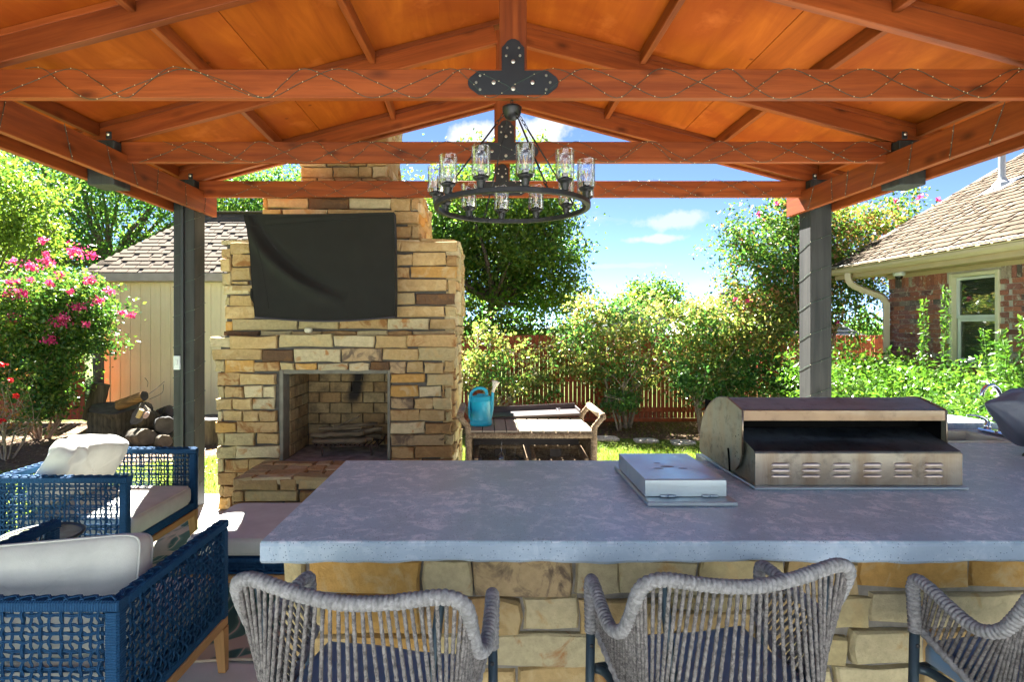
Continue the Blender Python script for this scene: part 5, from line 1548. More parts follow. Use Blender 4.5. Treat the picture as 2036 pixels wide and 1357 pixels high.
def make_armchair(label):
    ch = thing('armchair', label, 'armchair', (0, 0, 0), 0, 'navy blue woven armchairs')
    w, d, top, bot = .86, .82, .720, .262          # outer size; faces +Y
    x0, x1, y0, y1 = -w/2, w/2, -d/2, d/2
    t = .052; bh = .040
    # top bars, end posts, bottom bars
    zt = top-bh/2
    fb = []
    for s in (-1, 1):
        xx = s*(w/2-t/2)
        wrapped_bar((xx, y0+t, zt), (xx, y1, zt), t, bh).build('arm_bar', M_BLUE, ch, local=True)
        chain_braid((xx, y0+t, top+.002), (xx, y1-.02, top+.002)).build('plaited_edge', M_BLUE, ch, smooth=True, local=True)
        wrapped_bar((xx, y1-t/2, top-bh), (xx, y1-t/2, bot), t, t, up=(0, 1, 0)).build('front_post', M_BLUE, ch, local=True)
        wrapped_bar((xx, y0+t/2, top-bh), (xx, y0+t/2, bot), t, t, up=(0, 1, 0)).build('rear_post', M_BLUE, ch, local=True)
        wrapped_bar((xx, y0+t, bot+.018), (xx, y1-t, bot+.018), t*.8, .036).build('lower_bar', M_BLUE, ch, local=True)
        xo = s*(w/2-.006)
        hh_ = top-bh-bot-.03
        weave(ch, (xo, y0+t, bot+.034), (0, 1, 0), (0, 0, 1), d-2*t, hh_, 23, 13)
        xi = s*(w/2-t+.008)
        weave(ch, (xi, y0+t, bot+.034), (0, 1, 0), (0, 0, 1), d-2*t, hh_, 11, 6)
    wrapped_bar((x0, y0+t/2, zt), (x1, y0+t/2, zt), t, bh).build('back_bar', M_BLUE, ch, local=True)
    chain_braid((x0+.02, y0+t/2, top+.002), (x1-.02, y0+t/2, top+.002)).build('plaited_edge', M_BLUE, ch, smooth=True, local=True)
    wrapped_bar((x0+t, y0+t/2, bot+.018), (x1-t, y0+t/2, bot+.018), t*.8, .036).build('lower_bar', M_BLUE, ch, local=True)
    wrapped_bar((x0+t, y1-t/2, bot+.03), (x1-t, y1-t/2, bot+.03), t*.8, .06).build('lower_bar', M_BLUE, ch, local=True)
    weave(ch, (x0+t, y0+.006, bot+.034), (1, 0, 0), (0, 0, 1), w-2*t, top-bh-bot-.03, 23, 13)
    weave(ch, (x0+t, y0+t-.008, bot+.034), (1, 0, 0), (0, 0, 1), w-2*t, top-bh-bot-.03, 11, 6)
    # teak base
    for s in (-1, 1):
        beam('base_rail', (s*(w/2-.026), y0, bot-.024), (s*(w/2-.026), y1, bot-.024), .046, .044, M_TEAK, ch)
    for y in (y0+.024, y1-.024):
        beam('base_rail', (x0+.05, y, bot-.024), (x1-.05, y, bot-.024), .046, .044, M_TEAK, ch)
    for sx in (-1, 1):
        for sy in (-1, 1):
            lx, ly = sx*(w/2-.026), sy*(d/2-.032); zt_ = bot-.0475
            a = .026; b_ = .017
            vs = [(lx-a, ly-a, zt_), (lx+a, ly-a, zt_), (lx+a, ly+a, zt_), (lx-a, ly+a, zt_)]
            cx_, cy_ = lx+sx*(a-b_), ly+sy*(a-b_)
            vs += [(cx_-b_, cy_-b_, 0.002), (cx_+b_, cy_-b_, 0.002), (cx_+b_, cy_+b_, 0.002), (cx_-b_, cy_+b_, 0.002)]
            MB().add(vs, [(0, 1, 2, 3), (7, 6, 5, 4), (0, 4, 5, 1), (1, 5, 6, 2), (2, 6, 7, 3), (3, 7, 4, 0)]).build('leg', M_TEAKZ, ch, local=True, fixn=True)
    MB().bbox(x0+t, x1-t, y0+t, y1-t, bot+.01, bot+.03, .003).build('seat_deck', M_BLUE, ch, local=True)
    sc = cushion(w-2*t-.01, d-t-.02, .15, seed=3, puff=.008, wr=.0015)
    o = sc.build('seat_cushion', M_BEI, ch, smooth=True, local=True); o.location = (0, .035, .385)
    piping(o, w-2*t-.01, d-t-.02, .15)
    bc = cushion(w-2*t-.02, .41, .135, seed=5, puff=.022, wr=.0022)
    o = bc.build('back_cushion', M_BEI, ch, smooth=True, local=True); o.location = (0, y0+t+.175, .625); o.rotation_euler = (R(74), R(-3.5), R(5))
    return ch
M_TEAKZ = m_wood('oiled teak leg', (.30, .155, .055), (.48, .27, .11), .5, 2, False, 1.2, rvar=.05, bmp=.12)
a1 = make_armchair('navy blue woven armchair nearest the camera with its back to the camera')
a1.location = (-1.675, 2.325, 0)
a2 = copy_tree(a1); a2['label'] = 'navy blue woven armchair facing right beside the fireplace, sunlight on its crumpled back cushion'
a2.location = (-2.60, 3.875, 0.012); a2.rotation_euler = (0, 0, R(-90))
# its back cushion is slumped and creased
piping([c for c in a1.children if c.name.startswith('back_cushion')][0], .736, .41, .135, .7)
bc2 = [c for c in a2.children if c.name.startswith('back_cushion')][0]
def crumple(u, v): pass
W2, H2, D2 = .69, .44, .17
r_ = random.Random(9); vs = []; fs = []; n1, n2 = 72, 34
for j in range(n2+1):
    b_ = -math.pi/2+math.pi*j/n2; cb, sb_ = math.cos(b_), math.sin(b_)
    for i in range(n1):
        a = 2*math.pi*i/n1; ca, sa = math.cos(a), math.sin(a)
        f = lambda c, e: math.copysign(abs(c)**e, c)
        x = W2/2*f(ca, .25)*f(cb, .3); y = H2/2*f(sa, .3)*f(cb, .3); z = D2/2*f(sb_, .5)
        g = max(0, (x+.05)/.4)*max(0, min(1, (y+.2)/.4))         # creases gather towards one upper corner
        cr = .011*math.sin(13*y-34*x+4*math.sin(x*9))+.008*math.sin(55*(x*.6+y)+3*math.sin(y*12))+.006*math.sin(80*x-30*y)
        z += cr*(.25+1.1*g)+.02*math.sin(x*5)
        y += .035*math.sin(x*5.0+.6)+cr*.4*g
        vs.append((x, y, z))
for j in range(n2):
    for i in range(n1): fs.append((j*n1+i, j*n1+(i+1) % n1, (j+1)*n1+(i+1) % n1, (j+1)*n1+i))
bc2.data = MB().add(vs, fs).mesh('back_cushion', M_BEI, True)
bc2.location = (.0, -.17, .665); bc2.rotation_euler = (R(62), 0, R(4))
# ottoman
ot = thing('ottoman', 'square beige-cushioned ottoman on a navy woven base beside the hearth', 'ottoman', (-1.30, 3.53, 0.012))
ox0, ox1, oy0, oy1 = -.42, .46, -.34, .33
c_ = cushion(.88, .67, .115, seed=8, puff=.004, wr=.001).build('seat_cushion', M_BEI, ot, smooth=True, local=True); c_.location = (.02, -.005, .392); piping(c_, .88, .67, .115)
wrapped_bar((ox0, oy0+.02, .318), (ox1, oy0+.02, .318), .04, .03).build('woven_bar', M_BLUE, ot, local=True)
wrapped_bar((ox0, oy0+.02, .250), (ox1, oy0+.02, .250), .04, .016).build('woven_bar', M_BLUE, ot, local=True)
weave(ot, (ox0, oy0+.004, .258), (1, 0, 0), (0, 0, 1), ox1-ox0, .046, 18, 2)
MB().bbox(ox0+.01, ox1-.01, oy0+.03, oy1, .243, .332, .004).build('base_box', M_BLUE, ot, local=True)
for y in (oy0+.022, oy1-.022): beam('base_rail', (ox0, y, .215), (ox1, y, .215), .044, .044, M_TEAK, None).parent = ot
for x in (ox0+.022, ox1-.022): beam('base_rail', (x, oy0+.05, .215), (x, oy1-.05, .215), .044, .044, M_TEAK, None).parent = ot
for x in (ox0+.025, ox1-.025):
    for y in (oy0+.025, oy1-.025):
        MB().add([(x-.025, y-.025, .192), (x+.025, y-.025, .192), (x+.025, y+.025, .192), (x-.025, y+.025, .192), (x-.016, y-.016, .001), (x+.016, y-.016, .001), (x+.016, y+.016, .001), (x-.016, y+.016, .001)], [(0, 1, 2, 3), (7, 6, 5, 4), (0, 4, 5, 1), (1, 5, 6, 2), (2, 6, 7, 3), (3, 7, 4, 0)]).build('leg', M_TEAKZ, ot, local=True, fixn=True)
# round side table between the chairs
M_TTOP = m_plain('mottled green glass top', (.17, .18, .12), .22, 0, .6, 9, .1, 40)
tb = thing('side_table', 'small round side table with a mottled green top between the two blue armchairs', 'side table', (-2.44, 3.10, .012))
MB().lathe([(0, .492), (.182, .492), (.182, .488)], 40, (0, 0, 0), caps=False).build('table_top', M_TTOP, tb, local=True)
MB().lathe([(.181, .484), (.197, .484), (.203, .490), (.203, .497), (.195, .502), (.183, .497), (.181, .492)], 48, (0, 0, 0), caps=False).build('rim', M_IRON, tb, smooth=True, local=True)
for k in range(3):
    a = k*2.094+.5
    MB().tube([(.17*math.cos(a), .17*math.sin(a), .487), (.06*math.cos(a), .06*math.sin(a), .25), (.19*math.cos(a), .19*math.sin(a), 0)], .008, 8).build('leg', M_IRON, tb, local=True)

# ------------------------------------------------------------------ chandelier
M_BRZ = m_plain('dark bronze metal', (.028, .027, .026), .42, .6, .25, 14, .3, 90)
M_CLR = m_glass('clear lamp glass', (.96, .97, .99), .03, .42)
def m_emit(name, col, s):
    m, t, b = mat(name); b.inputs['Emission Color'].default_value = (*col, 1); b.inputs['Emission Strength'].default_value = s
    b.inputs['Base Color'].default_value = (*col, 1); return m
M_FIL = m_plain('amber filament', (.75, .38, .10), .5, bmp=0)
CCX, CCY, CZR = .125, 2.955, 2.268
cl = thing('chandelier', 'black iron wagon-wheel chandelier with a dozen clear glass cylinder shades hanging from the nearest truss', 'chandelier', (CCX, CCY, CZR))
rr = .392
MB().lathe([(rr-.012, -.012), (rr+.010, -.012), (rr+.012, -.010), (rr+.012, .010), (rr+.010, .012), (rr-.012, .012), (rr-.014, .010), (rr-.014, -.010), (rr-.012, -.012)], 96, (0, 0, 0), caps=False).build('ring', M_BRZ, cl, local=True, fixn=True)
def link_(c, d, w=.011, l=.02, r=.0022, flip=0):
    d = Vector(d).normalized(); s = d.orthogonal().normalized()
    if flip: s = d.cross(s)
    return [Vector(c)+d*l*math.sin(a)+s*w*math.cos(a) for a in [2*math.pi*k/10 for k in range(10)]]
hub = Vector((0, 0, .485))
MB().lathe([(0, .045), (.042, .042), (.052, .034), (.050, .024), (.046, .0), (.034, -.020), (.016, -.030), (0, -.032)], 28, hub, caps=False).build('hub', M_BRZ, cl, smooth=True, local=True)
for k in range(3): MB().tube(link_(hub+Vector((0, 0, .062+.027*k)), (0, 0, 1), .008, .017, .0024, k % 2), .0026, 6, closed=True).build('chain_link', M_BRZ, cl, smooth=True, local=True)
for a in (22, 112, 202, 292):
    ax, ay = math.sin(R(a)), -math.cos(R(a))
    p1 = Vector((ax*rr, ay*rr, .013)); p0 = hub+Vector((ax*.045, ay*.045, -.004)); d = (p1-p0); L = d.length; d.normalize()
    MB().tube([p0+d*.075, p1-d*.045], .0045, 8).build('rod', M_BRZ, cl, smooth=True, local=True)
    for q, k in ((.012, 0), (.038, 1), (.062, 0)): MB().tube(link_(p0+d*q, d, .007, .016, .002, k), .0022, 6, closed=True).build('chain_link', M_BRZ, cl, smooth=True, local=True)
    for q, k in ((.014, 0), (.036, 1)): MB().tube(link_(p1-d*q, d, .007, .016, .002, k), .0022, 6, closed=True).build('chain_link', M_BRZ, cl, smooth=True, local=True)
hold = MB().lathe([(.016, 0), (.018, .02), (.021, .026), (.019, .032), (.024, .036), (.034, .045), (.036, .052), (.0, .053)], 20, caps=False).mesh('lamp_holder', M_BRZ, True)
glass = MB().lathe([(.041, .0), (.044, .004), (.044, .134), (.0425, .136), (.041, .134), (.041, .004), (.0, .004)], 28, caps=False).mesh('glass_shade', M_CLR, True)
sock = MB().lathe([(.0, 0), (.016, .001), (.016, .026), (.012, .028)], 16, caps=False).mesh('socket', M_BRZ, True)
bulb = MB().lathe([(.012, .0), (.014, .012), (.021, .036), (.029, .06), (.030, .072), (.025, .087), (.013, .096), (0, .098)], 22, caps=False).mesh('bulb', M_CLR, True)
fm = MB()
for s in (-1, 1):
    for q in (-1, 1): fm.tube([(s*.009, q*.002, .062), (s*.003, q*.008, .025)], .0016, 5)
fm.tube([(0, 0, 0), (0, 0, .03)], .0022, 5)
fil = fm.mesh('filament', M_FIL)
for k in range(12):
    a = R(6.5+30*k); c = Vector((math.sin(a)*rr, -math.cos(a)*rr, .012))
    lm = link('lamp_holder', hold, cl, c)
    link('glass_shade', glass, lm, (0, 0, .053)); link('socket', sock, lm, (0, 0, .053)); 
    b_ = link('bulb', bulb, lm, (0, 0, .079)); link('filament', fil, lm, (0, 0, .079))

# ------------------------------------------------------------------ string lights wound on the timbers
M_WIRE = m_plain('green wire', (.02, .045, .028), .5, bmp=0)
M_SEED = m_plain('clear seed bulb', (.62, .52, .30), .3, bmp=0)
def string(y, xs, label, z0=2.828, z1=2.976, swing=1.0):
    g = thing('string_lights', label, 'string lights', (CX, y, 2.9), group='fairy light strings wound round the timbers')
    r = random.Random(int(y*100)); yf = y-.0225-.004; mw = MB(); mb = MB()
    for strand in (0, 1):
        x = xs[0]+strand*.17; up_ = strand; pts = []
        while x < xs[1]:
            pts.append((x, yf, z1+.001 if up_ else z0-.002))
            w = r.uniform(.20, .44)
            if r.random() < .18: x += .09; pts.append((x, yf, z1+.001 if up_ else z0-.002))
            pts.append((x+w*.5, yf-.002, (z0+z1)/2+r.uniform(-.012, .012))); x += w; up_ = 1-up_
        P = spline(pts, 5); MB().tube(P, .0017, 5).build('wire', M_WIRE, g, smooth=True)
        L = 0; nxt = .05
        for a, b_ in zip(P, P[1:]):
            L += (b_-a).length
            if L > nxt: mb.lathe([(0, -.0032), (.0022, -.001), (.0028, .001), (.0, .0035)], 6, b_+Vector((0, -.003, 0)), caps=False); nxt = L+.075
    mb.build('seed_bulbs', M_SEED, g, kind='stuff')
string(2.95, (-2.55, 2.8), 'green fairy-light wire crossing the front of the nearest tie beam')
string(4.1, (-2.5, 2.8), 'green fairy-light wire wound round the middle tie beam behind the chandelier')
string(5.2, (-2.45, 2.7), 'green fairy-light wire along the farthest tie beam above the fireplace')
def spiral_post(x, y, z0, z1, turns, label, half=.095, ph=0):
    g = thing('string_lights', label, 'string lights', (x, y, 0), group='fairy light strings wound round the timbers')
    P = []; h = half+.004
    n = int(turns*16)
    for i in range(n+1):
        a = 2*math.pi*(i/16)+ph; ca, sa = math.cos(a), math.sin(a); m_ = max(abs(ca), abs(sa))
        P.append((x+ca/m_*h, y+sa/m_*h, z0+(z1-z0)*i/n))
    MB().tube(P, .0021, 5).build('wire', M_WIRE, g)
    mb = MB(); L = 0; nxt = .05
    for a, b_ in zip(P, P[1:]):
        L += (Vector(b_)-Vector(a)).length
        if L > nxt: mb.lathe([(0, -.003), (.0027, 0), (.0, .003)], 6, Vector(b_), caps=False); nxt = L+.08
    mb.build('seed_bulbs', M_SEED, g, kind='stuff')
spiral_post(XL, 5.2, .2, 2.65, 9, 'green fairy-light wire spiralling up the left post beside the fireplace')
spiral_post(XR, 5.2, .3, 2.65, 8.5, 'green fairy-light wire spiralling up the right post behind the grill')
for x, lb in ((XL+.12, 'green fairy-light wire looped round the left side beam'), (XR-.12, 'green fairy-light wire looped round the right side beam')):
    g = thing('string_lights', lb, 'string lights', (x, 3.6, 2.78), group='fairy light strings wound round the timbers')
    s = 1 if x < 0 else -1; xf = x+s*.026; r = random.Random(int(x*10)+90); y = 2.3; mb = MB(); mw = MB()
    while y < 5.25:
        dy = r.uniform(-.05, .12)
        P = [(xf, y, 2.888), (xf, y+dy*.5, 2.78), (xf, y+dy, 2.683), (x, y+dy, 2.683)]
        MB().tube(P, .0018, 5).build('wire', M_WIRE, g)
        for q in (.2, .55, .9): mb.lathe([(0, -.003), (.0027, 0), (.0, .003)], 6, (xf+s*.003, y+dy*q, 2.888-.2*q), caps=False)
        y += r.uniform(.22, .42)
    mb.build('seed_bulbs', M_SEED, g, kind='stuff')

# ------------------------------------------------------------------ wicker serving cart
M_WIC = m_rope('honey brown wicker', (.13, .085, .045), (.36, .27, .16), 60)
M_SLAT = m_wood('grey brown slats', (.26, .21, .145), (.36, .30, .21), .6, 1, False, 1.3, bmp=.12, rvar=.06)
M_DKP = m_plain('dark panel', (.03, .022, .02), .6)
ca = thing('serving_cart', 'wicker serving cart with slatted top, angled handles and two pull-out trays', 'cart', (.33, 4.62, 0))
kx0, kx1, ky0, ky1, kz = -.135, .795, 4.33, 4.93, .845
def wick(p0, p1, w=.045, name='wicker_bar', par=ca):
    p0, p1 = Vector(p0), Vector(p1); d = p1-p0; L = d.length; n = max(4, int(L/.006))
    pts = [p0.lerp(p1, i/n) for i in range(n+1)]
    return MB().tube(pts, w/2, 10, ring=lambda i, t: (1+.08*math.sin(i*1.05+3*t))*(1/max(abs(math.cos(t)), abs(math.sin(t)))**.6)).build(name, M_WIC, par, smooth=True)
wick((kx0-.02, ky0, kz-.028), (kx1+.02, ky0, kz-.028)); wick((kx0-.02, ky1, kz-.028), (kx1+.02, ky1, kz-.028))
wick((kx0-.01, ky0, kz-.028), (kx0-.01, ky1, kz-.028)); wick((kx1+.01, ky0, kz-.028), (kx1+.01, ky1, kz-.028))
for x in (kx0-.012, kx1+.012):
    for y in (ky0, ky1): wick((x, y, .02), (x, y, kz-.03), .05, 'leg')
nsl = 10
for i in range(nsl):
    a = kx0+(kx1-kx0)*i/nsl
    MB().bbox(a+.003, a+(kx1-kx0)/nsl-.004, ky0-.018, ky1+.018, kz-.003, kz+.012, .002).build('slat', M_SLAT, ca)
# cabinet body: dark back panel, woven ends
MB().bbox(kx0+.01, kx1-.01, ky1-.03, ky1-.015, .30, kz-.05, .003).build('back_panel', M_DKP, ca)
MB().bbox(kx0+.01, kx1-.01, ky0+.02, ky1-.04, .28, .30, .003).build('shelf', M_DKP, ca)
for xe in (kx0-.005, kx1+.005):
    mb = MB(); z = .30
    while z < kz-.05:
        mb.tube([(xe+.006*math.sin(k*1.6+(z*100)), ky0+.02+(ky1-ky0-.04)*k/16, z) for k in range(17)], .0075, 5); z += .0165
    mb.build('woven_end', M_WIC, ca, smooth=True)
# handles
for s, x in ((-1, kx0-.012), (1, kx1+.012)):
    for y in (ky0, ky1): wick((x, y, kz-.03), (x+s*.004, y, kz+.04), .045, 'handle_upright'); wick((x+s*.004, y, kz+.035), (x+s*.065, y-.02, kz+.115), .042, 'handle_upright')
    wick((x+s*.065, ky0-.03, kz+.12), (x+s*.065, ky1-.01, kz+.12), .048, 'handle_bar')
    MB().tube([(x+s*.065, ky0+.03, kz+.121), (x+s*.065, ky1-.07, kz+.121)], .0275, 12).build('handle_grip', M_SLAT, ca, smooth=True)
# trays
for (a, b_) in ((kx0+.045, kx0+.43), (kx0+.49, kx1-.045)):
    tz = .665
    wick((a, ky0+.30, tz), (b_, ky0+.30, tz), .03, 'tray_rail'); wick((a, ky0+.29, tz), (a, ky0-.02, tz-.03), .03, 'tray_rail'); wick((b_, ky0+.29, tz), (b_, ky0-.02, tz-.03), .03, 'tray_rail')
    mb = MB(); y = ky0-.01
    while y < ky0+.29:
        mb.tube([(a+(b_-a)*k/30, y, tz-.085+.004*math.sin(k*1.5+y*200)) for k in range(31)], .006, 5); y += .0135
    for q in range(5): mb.tube([(a+.01, ky0+.305, tz-.018-.015*q), (a+(b_-a)*.38, ky0+.305, tz-.018-.015*q)], .007, 5); mb.tube([(b_-(b_-a)*.38, ky0+.305, tz-.018-.015*q), (b_-.01, ky0+.305, tz-.018-.015*q)], .007, 5)
    mb.build('tray_weave', M_WIC, ca, smooth=True)
# dark tray leaning behind
ty = thing('serving_tray', 'shallow dark rectangular tray propped behind the wicker cart', 'tray', (.45, 5.03, .85))
a_, b_ = Vector((.04, 5.02, .852)), Vector((.80, 5.02, .905))
beam('tray_base', (.03, 5.0, .862), (.79, 5.0, .895), .022, .30, m_plain('dark brown tray', (.035, .022, .02), .4), ty)
beam('tray_rim', (.03, 5.15, .888), (.79, 5.15, .925), .06, .010, m_plain('dark brown tray rim', (.05, .032, .03), .35), ty)
beam('tray_rim', (.79, 4.86, .91), (.79, 5.15, .91), .05, .010, M_DKP, ty)
tag(MB().lathe([(0, 0), (.02, 0), (.022, .028), (.019, .028), (.0, .004)], 16, (.62, 5.03, .898), caps=False).build('votive_glass', M_CLR, smooth=True), 'tiny clear glass standing on the dark tray behind the cart', 'glass')
# wine glasses in the trays
def wineglass(px, ytop, Y, upside, label):
    c = at(px, 0, Y).x; zt = at(0, ytop, Y).z
    prof = [(.034, 0), (.034, .002), (.008, .006), (.004, .012), (.004, .085), (.012, .10), (.03, .125), (.036, .15), (.033, .19), (.0315, .19), (.034, .15), (.028, .126), (.0, .104)]
    g = thing('wine_glass', label, 'wine glass', (c, Y, zt-.19), group='stemmed glasses stored in the cart tray')
    M = Matrix(((1, 0, 0), (0, 1, 0), (0, 0, -1))) 
    MB().lathe(prof, 22, (0, 0, .19), M, caps=False).build('glass', M_CLR, g, smooth=True, local=True)
wineglass(953, 880, 4.50, True, 'upturned stemmed wine glass at the left of the cart tray')
wineglass(997, 875, 4.44, True, 'upturned stemmed wine glass standing tallest in the middle of the cart tray')
wineglass(1024, 882, 4.50, True, 'upturned stemmed wine glass at the right of the cart tray')
# watering can
M_TURQ = m_plain('turquoise plastic', (.012, .36, .50), .38, 0, .05, bmp=.05)
M_ROSE = m_plain('cream plastic', (.60, .55, .42), .5, 0, .05, bmp=.05)
wc = thing('watering_can', 'turquoise plastic watering can with cream rose standing on the cart', 'watering can', (-.055, 4.56, kz+.012))
MB().lathe([(0, 0), (.082, 0), (.088, .006), (.088, .035), (.084, .04), (.082, .045), (.080, .19), (.083, .193), (.083, .198), (.079, .202), (.077, .225), (.073, .232), (.03, .242), (.028, .25), (0, .25)], 36, caps=False).build('body', M_TURQ, wc, smooth=True, local=True)
MB().tube(spline([(.045, 0, .238), (.040, 0, .275), (.005, 0, .295), (-.045, 0, .288), (-.075, 0, .255), (-.088, 0, .20), (-.092, 0, .13), (-.088, 0, .07), (-.074, 0, .04)], 7), .0125, 10).build('handle', M_TURQ, wc, smooth=True, local=True)
MB().tube(spline([(.07, 0, .05), (.085, 0, .12), (.089, 0, .20), (.095, 0, .265)], 6), lambda i: .017-.0003*i, 10).build('spout', M_TURQ, wc, smooth=True, local=True)
MB().lathe([(.012, 0), (.013, .035), (.032, .085), (.034, .092), (.0, .100)], 20, (.095, 0, .262), rot(0, R(16), 0), caps=False).build('rose', M_ROSE, wc, smooth=True, local=True)
# ------------------------------------------------------------------ vegetation
M_TRK = m_plain('dark bark', (.10, .075, .055), .95, 0, .35, 14, .9, 30)
M_TRKL = m_plain('pale grey twig bark', (.26, .21, .16), .9, 0, .3, 20, .5, 60)
M_TRKC = m_plain('tan crepe myrtle bark', (.27, .17, .11), .8, 0, .3, 12, .4, 40)
L_DK = m_leaf('dark tree leaves', [(.035, .10, .025), (.05, .13, .03), (.07, .16, .032), (.10, .19, .035)], .55, tmul=1.3)
L_MID = m_leaf('mid green tree leaves', [(.035, .085, .018), (.055, .12, .022), (.08, .15, .028), (.11, .18, .03)], .55, tmul=1.3)
L_YEL = m_leaf('yellow green leaves', [(.09, .15, .02), (.13, .20, .025), (.18, .22, .03), (.10, .17, .03)], .55)
L_HOL = m_leaf('berry shrub leaves', [(.08, .13, .035), (.13, .18, .045), (.19, .22, .06), (.25, .25, .08), (.34, .24, .10), (.10, .16, .045)], .5, .3, tmul=1.2)
L_HOLD = m_leaf('deep green shrub leaves', [(.04, .12, .035), (.06, .16, .045), (.09, .20, .05), (.14, .24, .06)], .45, .3)
L_HEDGE = m_leaf('glossy hedge leaves', [(.04, .11, .014), (.06, .14, .018), (.085, .175, .022), (.11, .20, .026)], .4, .3, spec=.6)
L_CREPE = m_leaf('crepe myrtle leaves', [(.03, .09, .02), (.05, .13, .025), (.09, .17, .03), (.13, .18, .03), (.05, .11, .03)], .45, .35)
L_SEED = m_leaf('reddish seed heads and young leaves', [(.30, .16, .06), (.36, .22, .08), (.28, .20, .06), (.38, .13, .09)], .4)
L_PINK = m_leaf('pink crepe myrtle petals', [(.66, .03, .22), (.72, .06, .30), (.55, .015, .15), (.78, .14, .38)], .35, .6, .6)
L_RED = m_leaf('red rose petals', [(.55, .01, .02), (.65, .02, .04)], .3, .6, .5)
L_BERRY = m_plain('red berries', (.50, .05, .02), .35, bmp=0)
L_DRY = m_leaf('dry orange leaves', [(.32, .14, .04), (.24, .12, .05)], .35)

def limb(mb, p0, p1, r0, r1, rs, wob=.12, n=7, sides=7):
    p0, p1 = np.array(p0, float), np.array(p1, float); L = np.linalg.norm(p1-p0)
    pts = []
    off = rs.normal(size=3)*wob*L*.5; off[2] *= .3
    for i in range(n+1):
        t = i/n; pts.append(tuple(p0+(p1-p0)*t+off*math.sin(math.pi*t)+rs.normal(size=3)*wob*L*.05*(0 < i < n)))
    mb.tube(pts, lambda i: r0+(r1-r0)*i/n, sides)
    return pts
def crown_points(rs, n_cl, per, envelopes, spread, flat=.7, shell=.55):
    """clump centres inside overlapping ellipsoids, denser towards the outside; leaves scattered round each clump"""
    ws = np.array([e[6] if len(e) > 6 else e[3]*e[4]*e[5] for e in envelopes], float); ws /= ws.sum()
    k = rs.choice(len(envelopes), n_cl, p=ws)
    d = rs.normal(size=(n_cl, 3)); d /= np.linalg.norm(d, axis=1)[:, None]
    rad = (shell+(1-shell)*rs.random(n_cl))**1.0
    rad *= 1+.10*rs.normal(size=n_cl)
    C = np.array([e[:3] for e in envelopes])[k]; Rr = np.array([e[3:6] for e in envelopes])[k]
    cc = C+d*Rr*rad[:, None]
    m = rs.poisson(per, n_cl)+2
    idx = np.repeat(np.arange(n_cl), m)
    sc = spread*(.6+.8*rs.random(n_cl))[idx][:, None]
    g = rs.normal(size=(len(idx), 3))*sc; g[:, 2] *= flat
    return cc, cc[idx]+g
def foliage(name, pts, size, m, parent, rs, **kw):
    v, f = leaves(pts, size, rs, **kw)
    L = Vector((0, 0, 0)); p = parent
    while p: L += Vector(p.location); p = p.parent
    v = v-np.array(L)
    return link(name, np_mesh(name, v, f, 3, m), parent, kind='stuff')
def tree(label, base, fork, envs, ncl, per, spread, size, mats, seed, trunk_r=.2, nb=14, name='tree', cat='tree', bark=M_TRK, stems=1, stem_sp=.2, group=None, twigs=60, **kw):
    rs = np.random.RandomState(seed)
    t = thing(name, label, cat, base, group=group)
    cc, pts = crown_points(rs, ncl, per, envs, spread, kw.get('flat', .7), kw.get('shell', .5))
    zmin = kw.get('zmin', GZ); pts = pts[pts[:, 2] > zmin]
    mb = MB(); b = np.array(base)
    forks = []
    for s in range(stems):
        a = rs.uniform(0, 2*math.pi); o = np.array([math.cos(a), math.sin(a), 0])*stem_sp*(.3+rs.rand()) if stems > 1 else np.zeros(3)
        f = np.array(fork)+o*3.0*(stems > 1)+np.array([0, 0, rs.uniform(-.1, .2)])
        limb(mb, b+o*.5+np.array([0, 0, -.05]), f, trunk_r*(1 if stems == 1 else rs.uniform(.6, 1)), trunk_r*.6, rs, .08, 8, 8)
        forks.append(f)
    mb.build('trunk', bark, t, smooth=True)
    mb = MB(); sel = rs.choice(len(cc), min(nb, len(cc)), replace=False); mids = []
    for i in sel:
        f = forks[rs.randint(len(forks))]; p = limb(mb, f-np.array([0, 0, rs.uniform(0, .2)]), f+(cc[i]-f)*.9, trunk_r*rs.uniform(.3, .5), trunk_r*.08, rs, .16, 7, 6)
        mids += p[2:]
    mids = np.array(mids)
    for i in rs.choice(len(cc), min(twigs, len(cc)), replace=False):
        j = np.argmin(np.linalg.norm(mids-cc[i], axis=1)); limb(mb, mids[j], cc[i], trunk_r*.09, trunk_r*.025, rs, .2, 4, 4)
    mb.build('branches', bark, t, smooth=True, kind='stuff')
    # share out clump by clump between the leaf materials so that light and dark clumps alternate
    n = len(mats)
    ph = rs.uniform(0, 6, 6)
    w = np.sin(pts[:, 0]*kw.get('freq', 1.6)+ph[0])*np.sin(pts[:, 2]*kw.get('freq', 1.6)*1.3+ph[1])*.5+rs.normal(size=len(pts))*.35+.0
    q = np.argsort(np.argsort(w))/len(w)
    lo = 0
    for m, share in mats:
        mk = (q >= lo) & (q < lo+share); lo += share
        if mk.sum(): foliage('foliage', pts[mk], size, m, t, rs, droop=kw.get('droop', .2), aspect=kw.get('aspect', .55))
    return t, cc, pts, rs
